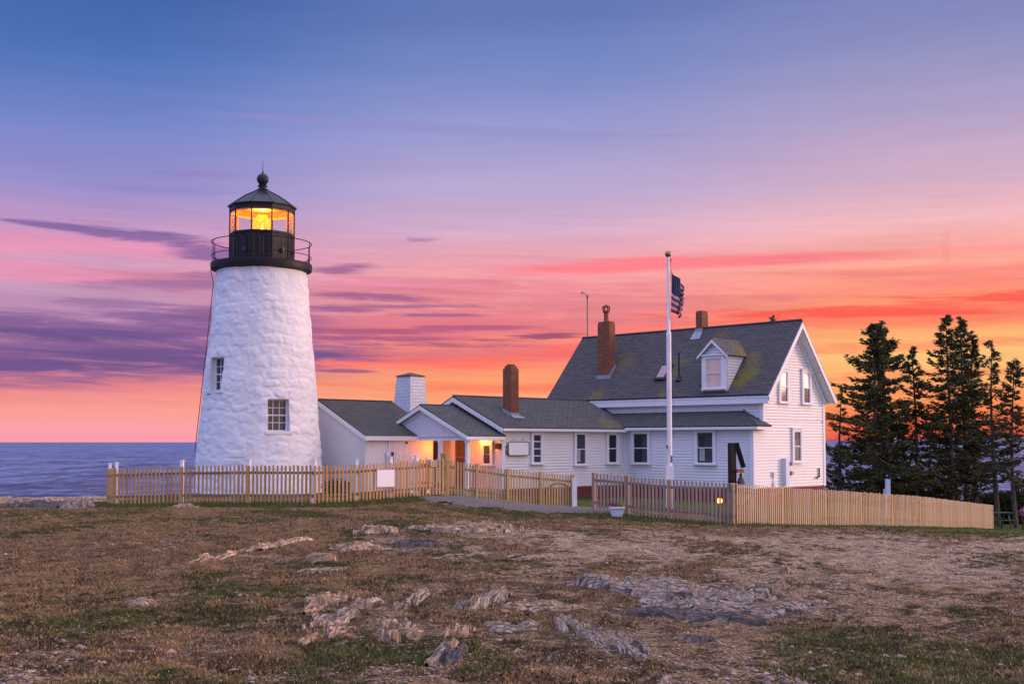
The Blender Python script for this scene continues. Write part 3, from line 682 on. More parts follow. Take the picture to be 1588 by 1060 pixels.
# lantern: ten sides
NA = 10; A0 = R(-7); rl = 1.19; zg0, zg1, zev = zr(364), zr(327), zr(320)
def dec(k, r, z): t = A0 + R(36) * k; return Vector((TC.x + r * math.sin(t), TC.y - r * math.cos(t), z))
lw_ = MB(); lw_.lathe(D0, [(rl, zd1 - .02), (rl, zg0), (rl - .10, zg0), (rl - .10, zd1)], NA, A0); lw_.lathe(D0, [(rl + .03, zd1 + .004), (rl + .03, zd1 + .12), (rl + .004, zd1 + .13)], NA, A0)
lw_.lathe(D0, [(rl + .004, zg0 - .04), (rl + .035, zg0 - .03), (rl + .035, zg0 + .02), (rl - .02, zg0 + .021)], NA, A0)
base_wall = lw_.build('lantern_wall', 'grey_iron', lh)
for k in range(NA):
    p0, p1 = dec(k, rl, 0), dec(k + 1, rl, 0); mid = (p0 + p1) / 2; s_ = (p1 - p0).normalized(); n_ = Vector((mid.x - TC.x, mid.y - TC.y, 0)).normalized()
    pb = MB(); z0, z1 = zd1 + .17, zg0 - .16
    for sx in (-.17, .17):
        prev = None; arch = [(-.105, z0), (-.105, z1 - .02)] + [(.105 * -math.cos(a_), z1 - .02 + .105 * math.sin(a_)) for a_ in [R(x) for x in (30, 60, 90, 120, 150)]] + [(.105, z1 - .02), (.105, z0)]
        ptsw = [mid + s_ * (sx + a_) + VZ * b_ + n_ * .006 for a_, b_ in arch]; pb.tube(ptsw + [ptsw[0]], .011, 4)
    if k in (1, 9, 2): pb.obox(mid + s_ * .1 + VZ * (zd1 + .42) + n_ * .05, s_, n_, VZ, .05, .05, .09)
    pb.build('arched_panel', 'panel_edge', base_wall)
gf = MB()
for k in range(NA): gf.tube([dec(k, rl, zd1 + .01), dec(k, rl, zev + .01)], .022, 6)
gf.lathe(D0, [(rl - .03, zg0 + .02), (rl + .02, zg0 + .022), (rl + .02, zg0 + .06), (rl - .03, zg0 + .061)], NA, A0)
gf.lathe(D0, [(rl - .04, zg1 - .005), (rl + .03, zg1), (rl + .03, zev + .03), (rl - .04, zev + .031)], NA, A0)
glaz = gf.build('lantern_frame', 'grey_iron', lh)
gi = MB()
for k in range(NA): gi.tube([dec(k, rl - .045, zg0 + .01), dec(k, rl - .045, zg1 + .02)], .022, 6)
gi.lathe(D0, [(rl - .035, zg0 - .02), (rl - .035, zg0 + .07), (rl - .07, zg0 + .07), (rl - .07, zg0 - .02)], NA, A0); gi.lathe(D0, [(rl - .045, zg1 - .07), (rl - .045, zg1 + .03)], NA, A0)
gi.build('lamplit_strips', 'orange_ceiling', glaz)  # orange strips added to paint the lamp's light on the inner frame
for k in range(NA):
    p0, p1 = dec(k, rl - .01, 0), dec(k + 1, rl - .01, 0); pg = MB(); pg.add([p0 + VZ * (zg0 + .05), p1 + VZ * (zg0 + .05), p1 + VZ * (zg1 + .01), p0 + VZ * (zg1 + .01)], [(0, 1, 2, 3)]); pg.build('pane', 'lantern_glass', glaz, recalc=False)
zn = zr(292)
rf = MB(); rf.lathe(D0, [(rl - .02, zev + .03), (1.27, zev - .01), (1.28, zev + .03), (.80, zev + .36), (.20, zn), (.02, zn + .01)], NA, A0)
for k in range(NA): rf.tube([dec(k, 1.27, zev + .035), dec(k, .80, zev + .37), dec(k, .2, zn + .01)], .018, 5)
roof_l = rf.build('lantern_roof', 'copper_roof', lh)
fi = MB(); zb_ = zr(274.3)
fi.lathe(D0, [(.20, zn - .01), (.22, zn + .03), (.14, zn + .07), (.135, zn + .12), (.18, zn + .14), (.18, zn + .17), (.12, zn + .19), (.16, zn + .22), (.10, zn + .25)] + [(.222 * math.sin(R(t)), zb_ - .222 * math.cos(R(t))) for t in range(25, 176, 12)] + [(.035, zb_ + .26), (.012, zb_ + .32), (.008, zr(246)), (.001, zr(245))], 24)
fi.build('finial', 'dark_metal', roof_l, smooth=True)
ce = MB(); ce.lathe(D0, [(rl - .05, zg1 - .0), (.9, zg1 + .10), (.25, zg1 + .12), (.0, zg1 + .12)], NA, A0); ce.build('lantern_ceiling', 'orange_ceiling', lh)
fl = MB(); fl.lathe(D0, [(rl - .09, zg0 - .04), (.0, zg0 - .038)], NA, A0); fl.build('lantern_floor', 'grey_iron', lh)
le = MB(); zl = zg0 - .03
prof = []
for i in range(29):
    t = i / 28; r_ = .18 + .20 * math.sin(math.pi * min(1, t * 1.05)) ** .8; r_ = r_ if t < .7 else r_ * (1.25 - t * .36); prof.append((max(.05, r_ * (1 if i % 2 else .93)), zl + t * .84))
le.lathe(D0, prof, 28); le.build('lens', 'lens_glass', lh)
co_ = MB(); co_.lathe(D0, [(.0, zl + .05), (.05, zl + .08), (.06, zl + .25), (.035, zl + .42), (.0, zl + .5)], 12); co_.build('lamp_bulb', 'lamp_core', lh)
wire = MB(); wire.tube([at(335, 414, 44.4), at(339, 432, 44.3), at(339, 450, 44.2), at(326, 570, 43.9), at(313, 690, 43.8)], .012, 5); 
wire = MB(); tt = R(-78)
wire.tube([D0 + Vector((math.sin(tt) * (1.86), -math.cos(tt) * 1.86, zd0))] + [D0 + Vector((math.sin(tt) * (trad(z) + .05), -math.cos(tt) * (trad(z) + .05), z)) for z in (zr(440), zr(520), zr(600), zr(700))], .014, 5); wire.build('cable', 'dark_metal', lh)
def plight(name, loc, energy, color, r=.08):
    l = bpy.data.lights.new(name, 'POINT'); l.energy = energy; l.color = color; l.shadow_soft_size = r
    o = bpy.data.objects.new(name, l); COL.objects.link(o); o.location = loc; return o
plight('lantern_light', (TC.x + .0, TC.y - .0, zl + .92), 125, (1, .40, .08), .08)

# ------------------------------------------------------------------ siding and windows
SB = .116
def siding(mb, P, s0, s1, z0, z1, sl=None, sr=None):
    """P(s, z, out) -> world point. lapped boards"""
    z = z0
    while z < z1 - .01:
        t = min(z + SB, z1)
        a0 = max(s0, sl(z)) if sl else s0; b0 = min(s1, sr(z)) if sr else s1
        a1 = max(s0, sl(t)) if sl else s0; b1 = min(s1, sr(t)) if sr else s1
        if b0 - a0 > .02:
            if b1 < a1: a1 = b1 = (a1 + b1) / 2
            zl_ = z + .023; vs = [P(a0, zl_, .036), P(b0, zl_, .036), P(b1, t, .022), P(a1, t, .022), P(a0, zl_, 0), P(b0, zl_, 0), P(b1, t, 0), P(a1, t, 0)]
            mb.add(vs, [(0, 1, 2, 3), (0, 4, 5, 1), (3, 2, 6, 7)])
        z = t
def house_window(parent, c, Sx, N, w, h, style='two', label=None, mats=('pane_dark', 'pane_dark'), cas=.11, lites=2, curtain=0):
    """c: centre of the whole casing on the wall face; w,h overall"""
    hw, hh_ = w / 2, h / 2; fr = MB()
    for sx in (-1, 1): fr.obox(c + Sx * sx * (hw - cas / 2) + N * .03, Sx, N, VZ, cas / 2, .035, hh_)
    fr.obox(c + VZ * (hh_ - cas / 2) + N * .03, Sx, N, VZ, hw - cas, .034, cas / 2)
    fr.obox(c + VZ * (hh_ + .02) + N * .045, Sx, N, VZ, hw + .03, .055, .02)
    win = fr.build('window', 'trim_paint', parent)
    if label: win['label'] = label
    sl = MB(); sl.obox(c + VZ * (-hh_ + .03) + N * .055, Sx, N, VZ, hw + .04, .065, .03); sl.build('sill', 'trim_paint', win)
    iw = hw - cas; top = hh_ - cas; bot = -hh_ + .06; sa = MB(); t = .035
    for sx in (-1, 1): sa.obox(c + Sx * sx * (iw - t / 2) + VZ * (top + bot) / 2 + N * .028, Sx, N, VZ, t / 2, .022, (top - bot) / 2)
    zs_ = [top - t / 2, bot + t / 2] + [bot + (top - bot) * k / lites for k in range(1, lites)]
    for z_ in zs_: sa.obox(c + VZ * z_ + N * .027, Sx, N, VZ, iw - t, .022, t / 2)
    sa.build('sash', 'trim_paint', win)
    mid = (top + bot) / 2
    for (a, b_, m_) in ((bot + t, mid - t / 2, mats[1]), (mid + t / 2, top - t, mats[0])):
        p = MB(); p.obox(c + VZ * (a + b_) / 2 + N * .012, Sx, N, VZ, iw - t, .006, (b_ - a) / 2); p.build('blind' if m_ in ('pane_blind', 'pane_pink') else 'pane', m_, win)
    if curtain:
        cu_ = MB()
        for k in range(3): cu_.obox(c + Sx * (iw * (-.6 + .22 * k)) + VZ * (bot * .45 + .0) + N * .0195, Sx, N, VZ, iw * .06, .002, (top - bot) * .2)
        cu_.build('curtain', 'curtain', win)
    return win
def win_on_b(parent, x0, x1, y0, y1, b0, **k):
    a0, z1 = on_b(x0, y0, b0); a1, z0 = on_b(x1, y1, b0); zt_ = on_b((x0 + x1) / 2, y0, b0)[1]; zb2 = on_b((x0 + x1) / 2, y1, b0)[1]
    return house_window(parent, H((a0 + a1) / 2, b0 - .040, (zt_ + zb2) / 2), VA, -VB, a1 - a0, zt_ - zb2, **k)
def win_on_a(parent, x0, x1, y0, y1, a0, **k):
    b0 = on_a(x0, y0, a0)[0]; b1 = on_a(x1, y1, a0)[0]; zt_ = on_a((x0 + x1) / 2, y0, a0)[1]; zb2 = on_a((x0 + x1) / 2, y1, a0)[1]
    return house_window(parent, H(a0 - .040, (b0 + b1) / 2, (zt_ + zb2) / 2), -VB, -VA, b0 - b1, zt_ - zb2, **k)
def roof_slab(mb, p0, p1, p2, p3, th):
    n = (p1 - p0).cross(p3 - p0).normalized(); n = n if n.z > 0 else -n
    mb.prism([p0, p1, p2, p3], n * -th)
def nrm(p0, p1, p3):
    n = (p1 - p0).cross(p3 - p0).normalized(); return n if n.z > 0 else -n

# main roof plane
A_F, A_R, B_N = 39.81, 44.29, 25.95; B_L = 37.10
AE, ZE, AP, ZP = 39.50, 1.86, 42.05, 4.90
slope = (ZP - ZE) / (AP - AE)
def on_roof(px, py):
    d = ray(px, py); da = (d.x + d.y) * q; dbb = (d.y - d.x) * q; dz = d.z
    # z = ZE + slope*(a-AE)
    t = (ZE - slope * AE) / (dz - slope * da); return da * t, dbb * t, dz * t
pm_ = lambda x, y: Vector(H(*on_roof(x, y)))
MOSS = (.16, .13, .02)
ell_slope = (1.80 - .56) / (34.87 - 32.10)
shingles('main_shingle', (.088, .081, .088), (.062, .058, .066), (.12, .108, .112),
    moss=[(tuple(pm_(1160, 578)), .8, .75, MOSS), (tuple(pm_(1168, 556)), .6, .6, MOSS), (tuple(pm_(1147, 592)), .6, .8, MOSS), (tuple(pm_(1120, 520)), .7, .25, MOSS), (tuple(pm_(970, 560)), .9, .35, MOSS),
          (tuple(pm_(925, 615)), .7, .55, MOSS), (tuple(pm_(1044, 580)), .55, .55, MOSS), (tuple(pm_(1055, 560)), .5, .5, MOSS), (tuple(pm_(1030, 612)), .6, .6, MOSS)])
shingles('wing_shingle', (.088, .087, .096), (.06, .062, .07), (.125, .117, .117), moss=[(tuple(H(38.4, 32.6, .8)), 1.0, .5, MOSS), (tuple(H(37.8, 32.2, .65)), .8, .4, MOSS)])
shingles('dark_shingle', (.075, .075, .08), (.05, .052, .055), (.10, .095, .09))
shingles('dormer_shingle', (.17, .15, .14), (.13, .115, .11), (.20, .17, .14), moss=[(tuple(H(40.8, 27.7, 3.25)), 1.1, .8, (.26, .19, .02))])
shingles('white_shingle', (.66, .66, .70), (.56, .57, .63), (.70, .69, .70), bw=.2, bh=.17, mort=(.42, .42, .5))

hs = thing('keepers_house', H(40, 30, gz(8, 48) - ZC), "white clapboard keeper's house with grey shingled gables, a low front wing and brick chimneys", 'house')
GB = -3.0   # foundations go down to here (relative)
w_ = MB()   # main body
w_.prism([H(A_F, B_N, -1.80), H(A_R, B_N, -1.80), H(A_R, B_N, 1.98), H(AP, B_N, 4.72), H(A_F, B_N, 2.05)], VB * (B_L - B_N))
def Pg(s, z, o): return H(s, B_N - o, z)
zedge = lambda z: (AE + (z + .14 - ZE) / slope)
siding(w_, Pg, A_F - .67 + .0, A_R, -1.78, .80); siding(w_, Pg, A_F, A_R, -1.78 + SB * 23, 4.66, lambda z: max(A_F, zedge(z)), lambda z: min(A_R, 2 * AP - zedge(z)))
def Pf(s, z, o): return H(A_F - o, s, z)
siding(w_, Pf, B_N, B_L, .7, 1.84)
w_.build('main_wall', 'siding_paint', hs)
w2 = MB(); w2.hbox(39.14, A_F - .002, B_N + .001, 34.0, -1.80, .60)
def Pl(s, z, o): return H(39.14 - o, s, z)
siding(w2, Pl, B_N, 32.40, -1.78, .62); w2.build('lean_to_wall', 'siding_paint', hs)
w3 = MB(); w3.prism([H(31.86, 32.37, -1.80), H(31.86, 37.37, -1.80), H(31.86, 37.37, .50), H(31.86, 34.87, 1.66), H(31.86, 32.37, .50)], VA * 7.9)
def Pe(s, z, o): return H(s, 32.37 - o, z)
siding(w3, Pe, 31.86, 39.14, -1.78, .50)
def Pq(s, z, o): return H(31.86 - o, s, z)
siding(w3, Pq, 32.37, 37.37, -1.78, 1.64, lambda z: 32.2 + max(0, (z - .5)) / ell_slope, lambda z: 37.54 - max(0, (z - .5)) / ell_slope)
w3.build('wing_wall', 'siding_paint', hs)
fo = MB(); fo.hbox(39.18, A_R - .03, B_N + .03, B_L - .03, GB, -1.801); fo.hbox(31.9, 39.7, 32.41, 37.33, GB, -1.802); fo.build('foundation', 'foundation_brick', hs)
# roofs
rm_ = MB(); bN, bL = B_N - .40, B_L + .25; thk = .07
def slab(mb, a0, z0, a1, z1, b0, b1, th=.07, lift=0.):
    p = [H(a0, b0, z0 + lift), H(a0, b1, z0 + lift), H(a1, b1, z1 + lift), H(a1, b0, z1 + lift)]; roof_slab(mb, *p, th)
slab(rm_, AE, ZE, AP, ZP, bN, bL); slab(rm_, 2 * AP - AE + .05, ZE - .05, AP, ZP, bN, bL)
rm_.tube([H(AP, bN, ZP + .01), H(AP, bL, ZP + .01)], .045, 6)
mroof = rm_.build('roof', 'main_shingle', hs)
so_ = MB(); dn = .085 / math.cos(math.atan(slope))
slab(so_, AE + .03, ZE, AP, ZP - .03 * slope, bN + .02, bL - .02, .13, -dn); slab(so_, 2 * AP - AE + .02, ZE - .05, AP, ZP - .03 * slope, bN + .02, bL - .02, .13, -dn)
so_.hbox(AE + .05, AE + .11, bN + .02, bL - .02, ZE - .36, ZE - .12)           # front fascia
so_.hbox(AE + .11, A_F, bN + .03, bL - .03, ZE - .36, ZE - .33)
so_.build('roof_trim', 'trim_paint', hs)
# rake frieze boards on the near gable
rk = MB()
for sgn in (1, -1):
    f_ = (lambda a: a) if sgn == 1 else (lambda a: 2 * AP - a)
    p = [H(f_(AE + .12), B_N - .03, ZE - .30), H(f_(AE + .30), B_N - .03, ZE - .33), H(AP if sgn == 1 else AP, B_N - .03, ZP - .50), H(AP, B_N - .03, ZP - .26)]
    rk.prism(p, VB * -.05)
    o_ = .0 if sgn == 1 else .05
    rk.prism([H(f_(AE - o_ + .02), bN, ZE - .10 - o_), H(f_(AE - o_ + .10), bN, ZE - .26 - o_), H(AP, bN, ZP - .33), H(AP, bN, ZP - .10)], VB * -.04)
rk.build('rake_board', 'trim_paint', hs)
for bx_ in (((A_F - .10, A_F - .05, B_N - .05, B_N + .12, .80, 1.52), (A_F - .049, A_F + .03, B_N - .05, B_N - .01, .8, 1.6)),
            ((39.02, 39.085, B_N - .05, B_N + .12, -1.80, .55), (39.086, 39.20, B_N - .05, B_N - .005, -1.80, .56)),
            ((A_R - .12, A_R + .03, B_N - .05, B_N - .005, -1.80, 1.62),),
            ((31.78, 31.81, 32.31, 32.48, -1.80, .50), (31.811, 31.96, 32.31, 32.34, -1.80, .50)), ((39.02, 39.12, 32.30, 32.335, -1.80, .45),)):
    cb_ = MB()
    for q_ in bx_: cb_.hbox(*q_)
    cb_.build('corner_board', 'trim_paint', hs)
# lean-to roof with hip end
lt = MB(); AK, BK, ZK = 38.80, 25.58, .64; AT, ZT = 39.83, 1.27
p = [H(AK, BK, ZK), H(AK, 33.9, ZK), H(AT, 33.9, ZT), H(AT, 26.88, ZT)]; n_ = nrm(p[0], p[1], p[3]); lt.prism(p, n_ * -.06)
p = [H(AK, BK, ZK), H(AT, 26.88, ZT), H(AT, BK, ZK)]; n_ = nrm(p[0], p[1], p[2]); lt.prism(p, n_ * -.06)
lt.tube([H(AK, BK, ZK + .005), H(AT, 26.88, ZT + .005)], .03, 6)
lt.build('lean_to_roof', 'dark_shingle', hs)
lg = MB(); lg.hbox(AK + .0, AK + .05, BK + .0, 32.1, ZK - .15, ZK - .05); lg.hbox(AK + .05, 39.14, BK + .02, 32.35, ZK - .15, ZK - .12); lg.hbox(AK + .06, AT - .02, BK, BK + .05, ZK - .16, ZK - .055); lg.hbox(AK + .05, A_F, BK + .05, B_N, ZK - .155, ZK - .125); lg.build('gutter', 'trim_paint', hs)
# wing roof
er = MB(); EE, ZEE, ER, ZER = 32.10, .57, 34.87, 1.82; a_s, a_e = 31.58, 39.85
def slabb(mb, b0, z0, b1, z1, a0, a1, th=.06, lift=0.):
    p = [H(a0, b0, z0 + lift), H(a1, b0, z0 + lift), H(a1, b1, z1 + lift), H(a0, b1, z1 + lift)]; roof_slab(mb, *p, th)
slabb(er, EE, ZEE, ER, ZER, a_s, a_e); slabb(er, 2 * ER - EE, ZEE, ER, ZER, a_s, a_e); er.tube([H(a_s, ER, ZER + .01), H(39.4, ER, ZER + .01)], .035, 6); er.build('wing_roof', 'wing_shingle', hs)
et = MB(); slabb(et, EE + .02, ZEE, ER, ZER - .01, a_s + .02, 39.1, .10, -.068); slabb(et, 2 * ER - EE - .02, ZEE, ER, ZER - .01, a_s + .02, 39.1, .10, -.068)
for s_ in (1, -1):
    f_ = (lambda b: b) if s_ == 1 else (lambda b: 2 * ER - b)
    et.prism([H(a_s - .03, f_(EE), ZEE - .045), H(a_s - .03, f_(EE), ZEE - .20), H(a_s - .03, ER, ZER - .24), H(a_s - .03, ER, ZER - .075)], VA * .045)
    et.prism([H(31.80, f_(EE + .2), ZEE - .10), H(31.80, f_(EE + .2), ZEE - .25), H(31.80, ER, ZER - .36), H(31.80, ER, ZER - .2)], VA * .04)
et.hbox(a_s + .02, 39.0, EE - .07, EE + .03, ZEE - .15, ZEE - .055)
et.hbox(a_s + .05, 38.9, EE + .03, 32.37, ZEE - .17, ZEE - .14); et.build('wing_trim', 'trim_paint', hs)
# windows
for i, (r_, lt_) in enumerate((((821.5, 840.4, 668.7, 720), 4), ((888.5, 909, 668, 722), 2), ((938.5, 957.4, 668.7, 719.6), 2))): win_on_b(hs, *r_, 32.37, lites=lt_, curtain=(i == 1))
for i, r_ in enumerate(((980.4, 1010, 667, 720), (1078.5, 1111.7, 665, 720.7))): win_on_a(hs, *r_, 39.14, curtain=i == 1)
win_on_b(hs, 1205, 1221.3, 572, 625.7, B_N, mats=('pane_blind', 'pane_dark'), label='upstairs window with cream blind, left'); win_on_b(hs, 1240.8, 1256, 573.8, 627.6, B_N, mats=('pane_blind', 'pane_dark')); win_on_b(hs, 1226, 1242, 664, 717.6, B_N)
# dormer
a0, b0, z0 = on_roof(1110, 606); Afr = a0
bl = on_a(1089.5, 580, Afr)[0]; br = on_a(1127.5, 580, Afr)[0]; zw = on_a(1108, 549, Afr)[1]; zpk = on_a(1107.5, 524, Afr)[1]; zbm = on_a(1108, 605.5, Afr)[1]; bm_ = (bl + br) / 2
dm = MB(); zb0 = ZE + slope * (Afr - AE)
for z_, nm in ((0, 0),):
    aw = AE + (zw - ZE) / slope + .1
    dm.prism([H(Afr, br, zb0 - .15), H(Afr, br, zw), H(aw, br, zw)], VB * (bl - br))
    apk = AE + (zpk - ZE) / slope
    dm.prism([H(Afr + .01, br, zw), H(Afr + .01, bm_, zpk - .1), H(Afr + .01, bl, zw)], VA * .8)
    siding(dm, lambda s, z, o: H(s, br - o, z), Afr, 60, zb0, zw, None, lambda z: AE + (z - ZE) / slope + .05)
    siding(dm, lambda s, z, o: H(Afr - o, s, z), br, bl, zb0, zpk - .12, lambda z: br + max(0, z - zw) * (bm_ - br) / (zpk - .1 - zw), lambda z: bl - max(0, z - zw) * (bm_ - br) / (zpk - .1 - zw))
dormer = dm.build('dormer', 'siding_paint', hs)
dr = MB(); ov = .14; sl_ = (zpk - zw) / (bm_ - br)
for s_ in (1, -1):
    bb = br - ov if s_ == 1 else bl + ov; ze_ = zw - ov * sl_ * .4
    aend_e = AE + (ze_ - ZE) / slope + .0; aend_r = AE + (zpk - ZE) / slope
    p = [H(Afr - .18, bb, ze_), H(aend_e + .05, bb, ze_), H(aend_r + .05, bm_, zpk), H(Afr - .18, bm_, zpk)]; n_ = nrm(p[0], p[1], p[3]); dr.prism(p, n_ * -.05)
dr.build('dormer_roof', 'dormer_shingle', dormer)
dt = MB()
for s_ in (1, -1):
    bb = br - ov if s_ == 1 else bl + ov; ze_ = zw - ov * sl_ * .4
    dt.prism([H(Afr - .20, bb, ze_ - .03), H(Afr - .20, bb, ze_ - .12), H(Afr - .20, bm_, zpk - .20), H(Afr - .20, bm_, zpk - .06)], VA * .04)
dt.hbox(Afr - .17, Afr - .03, br - ov * .7, bl + ov * .7, zw - .06, zw - .01)
dt.hbox(Afr - .045, Afr - .0, bl - .1, bl + .015, zb0, zw - .06); dt.hbox(Afr - .045, Afr - .0, br - .015, br + .1, zb0, zw - .06)
dt.build('dormer_trim', 'trim_paint', dormer)
win_on_a(dormer, 1091.5, 1125.5, 550.5, 604, Afr, mats=('pane_pink', 'pane_pink'), cas=.13)
# chimneys
a0, _, _ = on_roof(936, 585); bA = on_a(927, 560, a0)[0]; bB = on_a(945.5, 560, a0)[0]; aB = on_b(954, 560, bB)[0]; zt_ = on_a(940, 498, a0)[1]; zb_c = ZE + slope * (a0 - AE)
c1 = MB(); c1.hbox(a0, aB, bB, bA, zb_c - .3, zt_ - .10); c1.hbox(a0 + .02, aB - .02, bB + .02, bA - .02, zt_ - .0995, zt_)
ch1 = c1.build('chimney', 'chimney_brick', hs, ); ch1['label'] = 'tall brick chimney with a clay pot near the left end of the roof'
fl_ = MB(); fl_.hbox(a0 - .05, a0 - .005, bB - .04, bA + .04, zb_c - .12, zb_c + .10)
k_ = 6
for i in range(k_):
    aa = a0 + (aB - a0) * i / k_; ab = a0 + (aB - a0) * (i + 1) / k_; zz_ = ZE + slope * (aa - AE); fl_.hbox(aa, ab, bB - .03, bB - .004, zz_ - .1, zz_ + .22)
fl_.build('flashing', 'lead', ch1)
pt = MB(); cc = H((a0 + aB) / 2, (bA + bB) / 2, 0); cc.z = 0; zc0 = zt_ + ZC; zc1 = on_a(938, 472, a0)[1] + ZC; hP = zc1 - zc0
pt.lathe(cc, [(.13, zc0), (.11, zc0 + .05), (.10, zc0 + hP * .5), (.14, zc0 + hP * .55), (.15, zc0 + hP * .62), (.09, zc0 + hP * .66)], 14)
for k in range(6): t = k * math.pi / 3; pt.tube([cc + Vector((.125 * math.cos(t), .125 * math.sin(t), zc0 + hP * .6)), cc + Vector((.16 * math.cos(t), .16 * math.sin(t), zc0 + hP * .82)), cc + Vector((.13 * math.cos(t), .13 * math.sin(t), zc0 + hP * .95))], .028, 5)
pt.lathe(cc, [(.15, zc0 + hP * .86), (.16, zc0 + hP * .90), (.05, zc0 + hP * .97), (.03, zc0 + hP * 1.04), (.0, zc0 + hP * 1.06)], 12); pt.build('chimney_pot', 'clay', ch1, smooth=True)
a0, _, _ = on_roof(1083, 513); a0 = min(a0, AP - .15); bA = on_a(1079, 500, a0)[0]; bB = on_a(1088.5, 500, a0)[0]; bA = bB + .42; aB = on_b(1098, 500, bB)[0]; zt_ = on_a(1085, 481.5, a0)[1]; zb_c = ZE + slope * (a0 - AE)
c1 = MB(); bA2 = on_a(1079, 500, a0)[0]; c1.hbox(a0, aB, bB, bA2, zb_c - .4, zt_ - .09); c1.hbox(a0 + .02, aB - .02, bB + .02, bA2 - .02, zt_ - .0895, zt_); ch2 = c1.build('chimney', 'chimney_brick', hs); ch2['label'] = 'short brick chimney behind the dormer'
fl_ = MB(); fl_.prism([H(a0 - .28, bB - .06, zb_c - .28 * slope + .03), H(a0 - .28, bA2 + .10, zb_c - .28 * slope + .03), H(a0 - .003, bA2 + .06, zb_c + .06), H(a0 - .003, bB - .04, zb_c + .06)], VZ * -.02); fl_.hbox(a0 - .03, a0 - .004, bB - .02, bA2 + .02, zb_c - .1, zb_c + .16); fl_.build('flashing', 'lead', ch2)
# wing chimney: stands on the right slope of the wing roof
def on_wroof(px, py):
    d = ray(px, py); da = (d.x + d.y) * q; dbb = (d.y - d.x) * q; k = (ZER - ZEE) / (ER - EE); t = (ZEE - k * EE) / (d.z - k * dbb); return da * t, dbb * t, d.z * t
a0, b0, z0 = on_wroof(792.6, 645); bB = b0; bA = on_a(779.8, 600, a0)[0]; aB = on_b(804.3, 600, bB)[0]; zt_ = on_a(790, 571, a0)[1]; zt2 = on_a(790, 564, a0)[1]
c1 = MB(); c1.hbox(a0, aB, bB, bA, z0 - .25, zt_); c1.hbox(a0 + .05, aB - .05, bB + .05, bA - .05, zt_ + .0005, zt_ + (zt2 - zt_) * .6); c1.hbox(a0 + .10, aB - .10, bB + .10, bA - .10, zt_ + (zt2 - zt_) * .6 + .0005, zt2)
ch3 = c1.build('chimney', 'chimney_brick', hs); ch3['label'] = 'plain brick chimney on the low wing roof'
fl_ = MB(); k = (ZER - ZEE) / (ER - EE)
fl_.hbox(a0 - .02, aB + .02, bB - .03, bB - .004, z0 - .08, z0 + .13)
fl_.prism([H(a0 - .05, bB - .22, z0 - .22 * k + .02), H(aB + .16, bB - .22, z0 - .22 * k + .02), H(aB + .03, bB - .02, z0 + .03), H(a0, bB - .02, z0 + .03)], VZ * .012)
for i in range(5):
    b_a = bB + (bA - bB) * i / 5; b_b = bB + (bA - bB) * (i + 1) / 5; zq = z0 + k * (b_a - bB); fl_.hbox(a0 - .03, a0 - .004, b_a, b_b, zq - .05, zq + .15)
fl_.build('flashing', 'lead', ch3)
# skylight and vent pipe
n_r = Vector((-slope * q, -slope * q, 1)).normalized(); up_r = Vector((q, q, slope)).normalized()
a1, b1_, z1_ = on_roof(1030, 578); cs = H(a1, b1_, z1_)
sk = MB(); sk.obox(cs + n_r * .05, VB, up_r, n_r, .30, .44, .05); skl = sk.build('skylight', 'dark_metal', hs)
sp_ = MB(); sp_.obox(cs + n_r * .105, VB, up_r, n_r, .20, .33, .006); sp_.build('pane', 'pane_sky', skl)
a1, b1_, z1_ = on_roof(1053, 588); cv = H(a1, b1_, z1_); vp = MB(); vp.tube([cv - VZ * .1, cv + VZ * 1.12], .036, 8); vp.lathe(Vector((cv.x, cv.y, 0)), [(.17, cv.z - .05), (.06, cv.z + .12), (.045, cv.z + .16)], 10); vp.build('vent_pipe', 'dark_metal', hs)
# things on the near gable wall
a1, z1_ = on_b(1214, 710, B_N); a2, z2_ = on_b(1219, 752, B_N); u1 = MB(); u1.hbox(a1 - .12, a1 + .13, B_N - .22, B_N - .03, z2_, z1_); mb_ = u1.build('meter_box', 'cool_white', hs)
for yy in (718, 733):
    a1, z1_ = on_b(1223, yy, B_N); mt = MB(); c = H(a1, B_N - .03, z1_); mt.tube([c, c - VB * .18], .075, 14); mt.obox(c - VB * .03, VA, VB, VZ, .11, .04, .10); mt.build('meter', 'lead', mb_)
a1, z1_ = on_b(1197.5, 735, B_N); u2 = MB(); u2.hbox(a1 - .06, a1 + .06, B_N - .12, B_N - .03, z1_ - .1, z1_ + .1); u2.hbox(a1 - .03, a1 + .09, B_N - .09, B_N - .03, z1_ - .5, z1_ - .3); u2.tube([H(a1, B_N - .05, z1_ - .1), H(a1, B_N - .05, -1.9)], .015, 6); u2.build('junction_box', 'cool_white', hs)
a1, z1_ = on_b(1266, 735, B_N); u3 = MB(); u3.tube([H(a1 + .1, B_N - .07, z1_ + .25), H(a1 + .1, B_N - .07, z1_ - .1), H(a1 - .15, B_N - .1, z1_ - .14)], .035, 6); u3.build('hook', 'dark_metal', hs)
# back porch peeping out at the right end
bp = MB(); bp.prism([H(A_R + .0, 27.2, .78), H(A_R + 1.3, 27.2, .45), H(A_R + 1.3, 31.5, .45), H(A_R, 31.5, .78)], VZ * -.12); bpr = bp.build('back_porch_roof', 'main_shingle', hs)
bt = MB(); bt.hbox(A_R + .02, A_R + 1.27, 27.19, 31.4, .20, .33); bt.hbox(A_R + 1.0, A_R + 1.14, 27.3, 27.44, -.6, .2); bt.hbox(A_R + .1, A_R + .2, 27.3, 27.4, -1.7, .2); bt.build('back_porch_post', 'trim_paint', hs)
bs = MB(); bs.hbox(A_R + .85, A_R + 1.25, 27.2, 27.6, -2.6, -.6); bs.hbox(A_R + .05, A_R + 1.2, 27.5, 31, -3.2, -1.75); bs.build('stone_pillar', 'stonework', hs)

